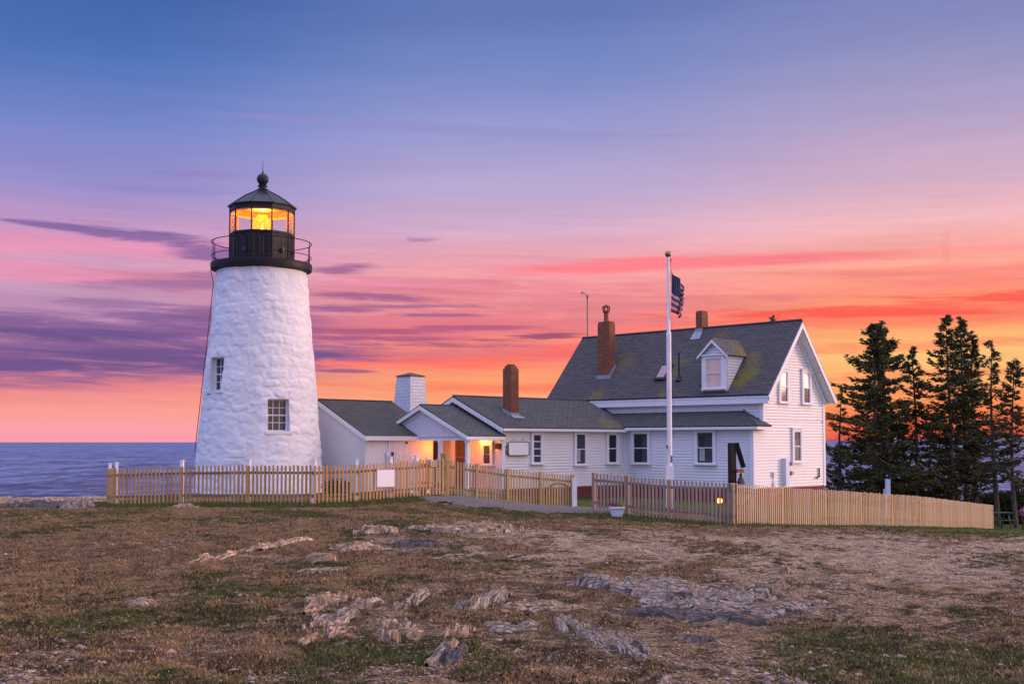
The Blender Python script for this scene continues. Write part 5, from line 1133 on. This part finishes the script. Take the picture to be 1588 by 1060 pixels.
def leafcloud(name, mt, c, r, n, size, parent=None, flat=1., lab=None):
    N = n; d = rng.normal(size=(N, 3)); d /= np.linalg.norm(d, axis=1)[:, None]; rad = rng.random(N) ** .45
    P = np.array(c) + d * rad[:, None] * np.array(r); 
    # clumpiness
    a = rng.normal(size=(N, 3)); a /= np.linalg.norm(a, axis=1)[:, None]; b2 = np.cross(a, rng.normal(size=(N, 3))); b2 /= np.linalg.norm(b2, axis=1)[:, None]; sz = size * (.6 + .8 * rng.random((N, 1)))
    V = np.stack([P - a * sz, P + b2 * sz * .4, P + a * sz, P - b2 * sz * .4], 1).reshape(-1, 3); Fc = np.arange(4 * N).reshape(-1, 4)
    loc = (0, 0, 0)
    if parent is not None: r0 = parent; loc = tuple(r0.location)
    else: loc = tuple(c)
    return np_mesh(name, V, Fc, mt, loc=loc, parent=parent)
leafcloud('mauve_flowers', 'flower_mauve', (pP.x - .10, YP, zP + kP + .05), (.20, .15, .07), 260, .022, pl); leafcloud('yellow_flowers', 'flower_yellow', (pP.x + .12, YP, zP + kP + .05), (.16, .15, .07), 260, .02, pl); leafcloud('leaves', 'green_blade', (pP.x, YP, zP + kP + .0), (.20, .17, .06), 260, .03, pl)
# iron hoop behind the olive fence
YI = 41; c = at(866, 772, YI); ih = MB(); ih.tube([c + Vector((.50 * math.cos(R(t)), .1 * math.cos(R(t)), .50 * math.sin(R(t)))) for t in range(-20, 201, 10)], .035, 7); tag(ih.build('iron_hoop', 'black_iron'), 'black curved iron hoop behind the olive picket fence', 'hoop')
c = at(858, 772, 41.4); bn = thing('garden_bench', (c.x, c.y, gz(c.x, c.y)), 'low brown plank bench behind the olive picket fence', 'bench'); g0 = gz(c.x, c.y)
b1 = MB(); [b1.obox(Vector((c.x, c.y + k, g0 + .45)), Vector((1, 0, 0)), Vector((0, 1, 0)), VZ, .7, .06, .02) for k in (-.15, 0, .15)]; b1.build('seat', 'dark_door', bn)
for sx in (-.6, .6): b1 = MB(); b1.obox(Vector((c.x + sx, c.y, g0 + .2)), Vector((1, 0, 0)), Vector((0, 1, 0)), VZ, .03, .18, .24); b1.build('leg', 'dark_door', bn)
# blue-white post beyond the blond fence
p = at(1377, 765, 46); g0 = gz(p.x, 46); zt_ = at(1377, 742.5, 46).z; wp = MB(); wp.obox(Vector((p.x, 46, (g0 - .1 + zt_) / 2)), Vector((1, 0, 0)), Vector((0, 1, 0)), VZ, .08, .08, (zt_ - g0 + .1) / 2); wp.obox(Vector((p.x - .11, 46, zt_ - .5)), Vector((1, 0, 0)), Vector((0, 1, 0)), VZ, .05, .04, .12); tag(wp.build('yard_post', 'blue_post'), 'pale blue post showing over the blond picket fence in front of the trees', 'post')
# picnic table
YT = 55; p = at(1549, 815, YT); g0 = gz(p.x, YT); pt_ = thing('picnic_table', (p.x, YT, g0), 'small green picnic table on the lawn past the end of the blond fence', 'table'); X1, Y1 = Vector((1, 0, 0)), Vector((0, 1, 0))
b1 = MB(); [b1.obox(Vector((p.x, YT + k, g0 + .75)), X1, Y1, VZ, .5, .085, .02) for k in (-.3, -.1, .1, .3)]; b1.build('tabletop', 'bench_green', pt_)
for s_ in (-1, 1): b1 = MB(); b1.obox(Vector((p.x, YT + s_ * .7, g0 + .44)), X1, Y1, VZ, .5, .12, .02); b1.build('seat', 'bench_green', pt_)
for s_ in (-1, 1):
    b1 = MB()
    for k in (-1, 1): b1.tube([(p.x + s_ * .35, YT + k * .6, g0 - .05), (p.x + s_ * .35, YT + k * .2, g0 + .74)], .04, 5)
    b1.obox(Vector((p.x + s_ * .35, YT, g0 + .40)), X1, Y1, VZ, .02, .75, .04); b1.build('leg_frame', 'bench_green', pt_)

# ------------------------------------------------------------------ trees
def spruce(label, px, ptop, Y, rbase, crown0, dens, lean=0., seed=0, name='spruce_tree', bare=0., topr=.12, group='spruces beside the house above the sea'):
    rs = np.random.default_rng(seed + 100); x = (px - 794) / F * Y; g0 = gz(x, Y) - .1; ztop = at(px, ptop, Y).z; Ht = ztop - g0
    root = thing(name, (x, Y, g0), label, 'tree', group)
    def axis_(t): return Vector((x + lean * Ht * (1 - t) * -1 + .10 * math.sin(t * 4 + seed), Y + .1 * math.sin(t * 3 + seed * 2), g0 + t * Ht))
    tr_ = MB(); ts = [i / 12 for i in range(13)]; r0 = .055 + Ht * .010
    tr_.tube([axis_(t) for t in ts], [max(.012, r0 * (1 - t) ** .8) for t in ts], 8)
    SP_ = []; NB = int(Ht * 15 * dens)
    for i in range(NB):
        t = crown0 + (1 - crown0) * (i + rs.random()) / NB; a = rs.random() * 6.283
        prof_ = (1 - (t - crown0) / (1 - crown0)); Lb = rbase * (prof_ ** .75) * (.22 + 1.05 * rs.random()) + topr
        if rs.random() < .12: Lb *= 1.3
        if math.sin(a * 2 + seed + t * 9) > .75: Lb *= .45
        d = Vector((math.cos(a), math.sin(a), 0)); p = axis_(t); rise = .35 * (t > .75) - .12 - .25 * (1 - t) * rs.random()
        pts = []; 
        for k in range(7):
            s = k / 6; pts.append(p + d * Lb * s + VZ * (Lb * (rise * s + .14 * s * s * (1 if t < .8 else .2)) - .10 * Lb * math.sin(s * 3.1)))
        tr_.tube(pts, [max(.006, .022 * (1 - s / 6.5) * (.5 + Lb * .4)) for s in range(7)], 3, False)
        if rs.random() < bare: continue
        nn = int((16 + 34 * Lb) * min(1.3, dens + .1))
        side = Vector((-d.y, d.x, 0))
        for _ in range(nn):
            s = .12 + .88 * rs.random() ** .75; f_ = s * 6; k = min(5, int(f_)); q_ = pts[k].lerp(pts[k + 1], f_ - k)
            w = (.10 + .30 * Lb * .32 * math.sin(math.pi * min(.97, s * .85 + .12))) * (rs.random() * 2 - 1)
            q_ = q_ + side * w + VZ * (rs.normal() * .05 - abs(w) * .25)
            dirn = (d * (.5 + rs.random()) + side * (1.1 if w > 0 else -1.1) * rs.random() + VZ * (rs.normal() * .35 + .05)).normalized()
            ln = .09 + .14 * rs.random(); up = dirn.cross(Vector(rs.normal(size=3))).normalized() * (.026 + .026 * rs.random())
            SP_.append((q_ - dirn * ln * .4, q_ + up, q_ + dirn * ln, q_ - up))
    # leader tuft
    for _ in range(60):
        t = .95 + .05 * rs.random(); q_ = axis_(t) + Vector(rs.normal(size=3)) * .04; dirn = Vector((rs.normal() * .6, rs.normal() * .6, .7)).normalized(); up = dirn.cross(Vector(rs.normal(size=3))).normalized() * .02; SP_.append((q_, q_ + dirn * .06 + up, q_ + dirn * .14, q_ + dirn * .06 - up))
    tr_.build('trunk', 'bark', root, recalc=False)
    V = np.array([[c[:] for c in s] for s in SP_]).reshape(-1, 3); Fc = np.arange(len(V)).reshape(-1, 4); np_mesh('crown', V, Fc, 'spruce', loc=tuple(root.location), parent=root)
    return root
TR = [  # label, px, top, Y, radius, crown start, density, lean, bare
 ('sparse young spruce with bare twigs close beside the house wall', 1304, 603, 60, .9, .25, .45, 0, .6),
 ('dark low spruce hugging the right corner of the house', 1300, 690, 62, 1.3, .02, .8, 0, .05),
 ('broad dense spruce nearest the house with a bushy tilted top', 1352, 504, 59, 2.2, .06, 1.15, -.02, .03),
 ('second trunk of tall spruce rising just right of the bushy topped one', 1368, 499, 61, 1.7, .10, 1.0, .0, .08),
 ('slender spruce with open crown in the gap left of the tallest group', 1418, 540, 60, 1.3, .10, .75, 0, .12),
 ('tallest spruce with a wide ragged crown', 1472, 490, 60, 1.7, .16, .85, 0, .12),
 ('tall spruce standing second in the tallest group', 1494, 494, 62, 1.35, .22, .75, .0, .18),
 ('tall spruce leaning slightly at the right of the tallest group', 1512, 520, 61, 1.3, .24, .75, .02, .2),
 ('thin sparse spruce with a long bare trunk second from the right edge', 1541, 529, 58, .95, .28, .5, 0, .35),
 ('rightmost thin spruce with dark flat boughs at the picture edge', 1572, 559, 57, 1.15, .26, .7, 0, .2),
 ('low bushy spruce filling the foot of the dense group', 1390, 640, 63, 1.7, .03, .8, 0, .05),
 ('dark spruce filling the gap under the tallest spruce', 1452, 640, 64, 1.4, .14, .6, 0, .1)]
for i, (lb, px, tp, Y, rb, c0, dn, ln_, ba) in enumerate(TR): spruce(lb, px, tp, Y, rb * 1.46, c0, dn * 1.28, ln_, i * 7 + 3, bare=ba * .7)
spruce('spruce tip poking above the main roof ridge', 1200, 491, 66, .9, .3, .5, 0, 99, bare=.2)
# leaning dead-looking trunk beside the tall group
p = at(1490, 772, 60.5); g0 = gz(p.x, 60.5); ln_m = MB(); ln_m.tube([Vector((p.x, 60.5, g0 - .1)), at(1479, 735, 60.5), at(1470, 700, 60.4), at(1464, 668, 60.3)], [.12, .10, .07, .04], 8); 
for (x2, y2) in ((1480, 690), (1450, 712)): ln_m.tube([at(1476, 722, 60.45), at(x2, y2, 60.6)], [.03, .01], 5)
tag(ln_m.build('leaning_trunk', 'bark'), 'bare leaning trunk crossing in front of the tallest spruces', 'tree')
for i, (px, py, Y, rx, rz_, lb) in enumerate(((1558, 784, 63, 1.7, .75, 'low dark bush behind the picnic table'), (1584, 786, 62, 1.4, .85, 'dark rounded bush at the right edge of the picture'), (1525, 783, 66, 1.3, .6, 'low bush half hidden by the end of the blond fence'))):
    p = at(px, py, Y); g0 = gz(p.x, Y); bu = thing('bush', (p.x, Y, g0), lb, 'bush', 'bushes at the end of the lawn'); rz2 = max(.4, (p.z + rz_ - g0) / 2)
    leafcloud('foliage', 'shrub_leaf', (p.x, Y, g0 + rz2), (rx, .9, rz2 * 1.1), 9000, .07, bu)
    s_ = MB(); [s_.tube([(p.x + random.uniform(-.1, .1), Y, g0 - .1), (p.x + random.uniform(-.8, .8) * rx, Y + random.uniform(-.3, .3), g0 + rz2 * 1.3)], .02, 5) for _ in range(7)]; s_.build('stem', 'bark', bu)
p = at(1586, 795, 55); pk = thing('pink_flowers', (p.x, 55, gz(p.x, 55)), 'pink flowering plant at the right picture edge', 'plant'); leafcloud('blossom', 'flower_pink', (p.x + .05, 55, p.z + .05), (.25, .2, .22), 120, .04, pk); g0 = gz(p.x, 55)
s_ = MB(); [s_.tube([(p.x + random.uniform(-.1, .1), 55, g0), (p.x + random.uniform(-.2, .25), 55 + random.uniform(-.1, .1), p.z + .1)], .012, 4) for _ in range(8)]; s_.build('stem', 'shrub_leaf', pk)
# small plant behind the fence by the tower
p = at(522, 765, 38.5); g0 = gz(p.x, 38.5); sb = thing('small_shrub', (p.x, 38.5, g0), 'small dark shrub seen through the fence beside the tower', 'shrub'); leafcloud('foliage', 'shrub_leaf', (p.x, 38.5, g0 + .3), (.5, .3, .32), 900, .05, sb); s_ = MB(); [s_.tube([(p.x, 38.5, g0 - .05), (p.x + random.uniform(-.4, .4), 38.5, g0 + .5)], .012, 4) for _ in range(5)]; s_.build('stem', 'bark', sb)

# ------------------------------------------------------------------ sky
w = bpy.data.worlds.new('World'); scene.world = w; w.use_nodes = True; nt = w.node_tree
bg = nt.nodes['Background']; tc = nt.nodes.new('ShaderNodeTexCoord'); sp = nt.nodes.new('ShaderNodeSeparateXYZ'); nt.links.new(tc.outputs['Generated'], sp.inputs[0])
X, Y_, Z = (S(nt, sp.outputs[i]) for i in range(3)); hor = (X * X + Y_ * Y_).f('SQRT').f('MAXIMUM', .001); Hh = Z / hor; az = X.f('ARCTAN2', Y_)
def hpos(py, px=794): return (685 - py) / F * math.cos(math.atan((px - 794) / F))
def apos(px): return math.atan((px - 794) / F)
wob = (nz(nt, comb(nt, az * 4.0, Hh * 26), 1.0, 6, .6) - .5) * .022
Hn = ((Hh - az * .012 + wob * Hh.ss(0, .05)) / .40)
def mk(st): return ramp(nt, Hn.f('MAXIMUM', 0), [(max(0, hpos(y) / .40), lin(c)) for y, c in st])
LEFT = [(685,(252,152,178)),(655,(252,160,168)),(625,(248,156,146)),(595,(235,132,140)),(560,(200,128,155)),(520,(184,130,168)),(470,(190,142,180)),(430,(205,158,188)),(395,(212,155,190)),(350,(186,148,196)),(300,(152,142,202)),(200,(114,132,200)),(100,(78,114,184)),(0,(62,98,168))]
MID = [(685,(255,172,134)),(630,(255,165,118)),(590,(255,158,112)),(550,(250,140,116)),(505,(240,132,132)),(465,(242,158,156)),(425,(245,160,166)),(400,(234,160,175)),(360,(216,172,198)),(300,(188,168,208)),(200,(155,155,208)),(100,(118,136,196)),(0,(98,118,180))]
RIGHT = [(685,(228,80,66)),(665,(242,104,66)),(640,(253,140,84)),(600,(255,182,112)),(565,(255,198,124)),(540,(255,182,114)),(500,(255,150,106)),(465,(252,142,116)),(430,(252,164,146)),(400,(250,170,162)),(360,(240,184,192)),(300,(208,172,196)),(200,(172,158,198)),(100,(142,144,192)),(0,(118,128,184))]
cl, cm_, cr = mk(LEFT), mk(MID), mk(RIGHT)
base_ = mixc(nt, az.ss(apos(150), apos(760)), cl, cm_); base_ = mixc(nt, az.ss(apos(850), apos(1420)), base_, cr)
def patch(px, py, wx, wy, tilt=0.):
    a0, h0 = apos(px), hpos(py, px); da = az - a0; dh = Hh - h0 - da * tilt
    da = da * (F / wx); dh = dh * (F / wy); return ((da * da + dh * dh) * -1.0).f('EXPONENT')
fine = nz(nt, comb(nt, az * 10.0, Hh * 110 + az * 3, 3.), 1.0, 10, .68, .5); broad = nz(nt, comb(nt, az * 4.0, Hh * 38, 7.), 1.0, 8, .64, .3); wisp = nz(nt, comb(nt, az * 26 + Hh * 40, Hh * 85 - az * 5, 1.), 1.0, 10, .66, .8)
def clouds(col, pl, color, th=.5, k=1., soft=.22, n=fine, ns=1.3):
    tot = None
    for p_ in pl: tot = patch(*p_) if tot is None else tot.f('MAXIMUM', patch(*p_))
    f_ = (tot * .9 + (n - .5) * ns * 2.4).ss(th - soft, th + soft) * k * tot.ss(.03, .4)
    return mixc(nt, f_, col, color)
c_ = base_
streak = nz(nt, comb(nt, az * 8.0, Hh * 150 + az * 4, 11.), 1.0, 8, .62, .6)
c_ = clouds(c_, [(700,455,420,24,.0),(650,505,420,30,.02),(900,470,300,18),(250,430,200,14),(760,545,300,14)], lin((218,104,132)), .45, .5, .42)
c_ = clouds(c_, [(1500,492,300,20,.05),(1250,500,300,18,.04),(1000,545,260,16,.02),(700,560,220,14),(880,600,200,10)], lin((252,96,90)), .5, .6, .4, broad)
c_ = clouds(c_, [(1160,402,360,10,.01),(900,414,160,10,.03)], lin((255,122,134)), .4, .85, .4, broad, .9)
c_ = clouds(c_, [(1440,476,260,10,.03),(1300,486,240,8,-.02),(1560,462,160,14)], lin((250,84,74)), .42, .85, .35)
c_ = clouds(c_, [(1540,430,130,14,.04),(1400,420,200,10)], lin((250,130,120)), .45, .6, .4)
c_ = clouds(c_, [(1350,540,260,10,.02),(1500,575,200,8),(1400,605,200,7),(1200,590,200,6),(760,600,260,8)], lin((250,128,96)), .5, .6, .35)
c_ = clouds(c_, [(170,378,300,18,0),(60,420,200,14),(620,440,120,8)], lin((238,146,182)), .45, .65, .45, broad)
c_ = clouds(c_, [(110,545,380,40,.02),(300,505,170,26,.03),(-60,560,300,30),(60,505,220,18,.0)], lin((126,88,146)), .28, .9, .50)
c_ = clouds(c_, [(250,555,260,18,.02),(100,518,170,9),(60,565,260,12)], lin((98,74,136)), .42, .7, .42)
c_ = clouds(c_, [(240,368,140,12,-.11),(110,350,90,6,-.06),(320,388,60,12)], lin((118,90,154)), .45, .8, .40)
c_ = clouds(c_, [(300,440,150,10,.04),(360,425,90,8,.06),(200,470,130,7)], lin((150,106,158)), .45, .7, .42)
c_ = clouds(c_, [(560,460,120,8,-.03),(520,478,80,6),(530,415,50,8,.06),(640,474,120,4),(690,488,90,3)], lin((150,90,142)), .45, .8, .40)
c_ = clouds(c_, [(600,512,170,5,.02),(720,508,120,4),(560,524,120,4),(650,535,160,4)], lin((168,84,128)), .45, .75, .38)
c_ = clouds(c_, [(832,522,85,6,.03),(880,518,50,4)], lin((136,72,110)), .45, .85, .35)
c_ = clouds(c_, [(535,575,48,3.4,.0)], lin((154,84,126)), .35, .85, .3, fine, .5)
c_ = clouds(c_, [(655,370,24,5.0,-.02)], lin((150,112,166)), .45, .7, .4, wisp)
c_ = clouds(c_, [(1472,392,8,34),(1160,570,60,2,0)], lin((240,140,140)), .5, .4, .4, wisp)
c_ = clouds(c_, [(230,292,120,9,.05),(300,265,70,5)], lin((142,130,190)), .45, .4, .45)
c_ = clouds(c_, [(620,190,300,6,-.03),(900,205,200,5,-.02)], lin((146,140,196)), .35, .5, .45, broad)
vsc = nt.nodes.new('ShaderNodeVectorMath'); vsc.operation = 'SCALE'; nt.links.new(c_.k, vsc.inputs[0])
amt = Hh.ss(.005, .05) * Hh.ss(.25, .12, 0., 1.); sm_ = ((streak - .5) * amt * .50 + (broad - .5) * Hh.ss(.01, .08) * .22 + 1.0); nt.links.new(sm_.k, vsc.inputs['Scale']); c_ = S(nt, vsc.outputs[0])
# unseen rest of the dome: brightened overhead and behind viewer to light walls
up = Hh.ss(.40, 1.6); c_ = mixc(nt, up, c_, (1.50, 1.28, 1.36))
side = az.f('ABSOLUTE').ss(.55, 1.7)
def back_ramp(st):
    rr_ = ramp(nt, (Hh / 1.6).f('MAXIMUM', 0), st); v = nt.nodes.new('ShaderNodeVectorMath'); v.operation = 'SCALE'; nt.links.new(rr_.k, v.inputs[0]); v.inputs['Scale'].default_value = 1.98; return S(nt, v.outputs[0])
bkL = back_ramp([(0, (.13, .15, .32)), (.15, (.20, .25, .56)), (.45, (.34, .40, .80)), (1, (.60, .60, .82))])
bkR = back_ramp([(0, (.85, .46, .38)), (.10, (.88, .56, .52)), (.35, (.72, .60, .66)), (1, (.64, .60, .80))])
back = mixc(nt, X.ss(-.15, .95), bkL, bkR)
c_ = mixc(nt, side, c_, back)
# a little of the physical twilight sky as well
sky = nt.nodes.new('ShaderNodeTexSky'); sky.sky_type = 'NISHITA'; sky.sun_disc = False; sky.sun_elevation = R(9); sky.sun_rotation = R(80)
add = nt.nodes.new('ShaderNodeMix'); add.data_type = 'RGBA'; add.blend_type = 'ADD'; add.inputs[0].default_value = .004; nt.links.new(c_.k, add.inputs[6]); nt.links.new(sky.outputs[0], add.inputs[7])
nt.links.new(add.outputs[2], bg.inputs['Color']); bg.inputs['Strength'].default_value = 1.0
sl = bpy.data.lights.new('sun', 'SUN'); sl.energy = 1.9; sl.angle = R(14); sl.color = (1, .62, .50); so2 = bpy.data.objects.new('sun', sl); COL.objects.link(so2)
el_, az_ = R(9), R(80); dirv = Vector((math.sin(az_) * math.cos(el_), math.cos(az_) * math.cos(el_), math.sin(el_))); so2.rotation_euler = (-dirv).to_track_quat('-Z', 'Y').to_euler(); so2.location = (30, 10, 20)

# ------------------------------------------------------------------ camera
cam = bpy.data.cameras.new('camera'); co = bpy.data.objects.new('camera', cam); COL.objects.link(co); scene.camera = co
co.location = (0, 0, ZC); co.rotation_euler = (R(90) + PITCH, 0, 0); cam.sensor_width = 36; cam.lens = F / 1588 * 36; cam.shift_y = SH / 1588; cam.clip_end = 200000; cam.clip_start = .1
scene.view_settings.view_transform = 'Standard'; scene.view_settings.look = 'None'; scene.view_settings.exposure = 0; scene.view_settings.gamma = 1
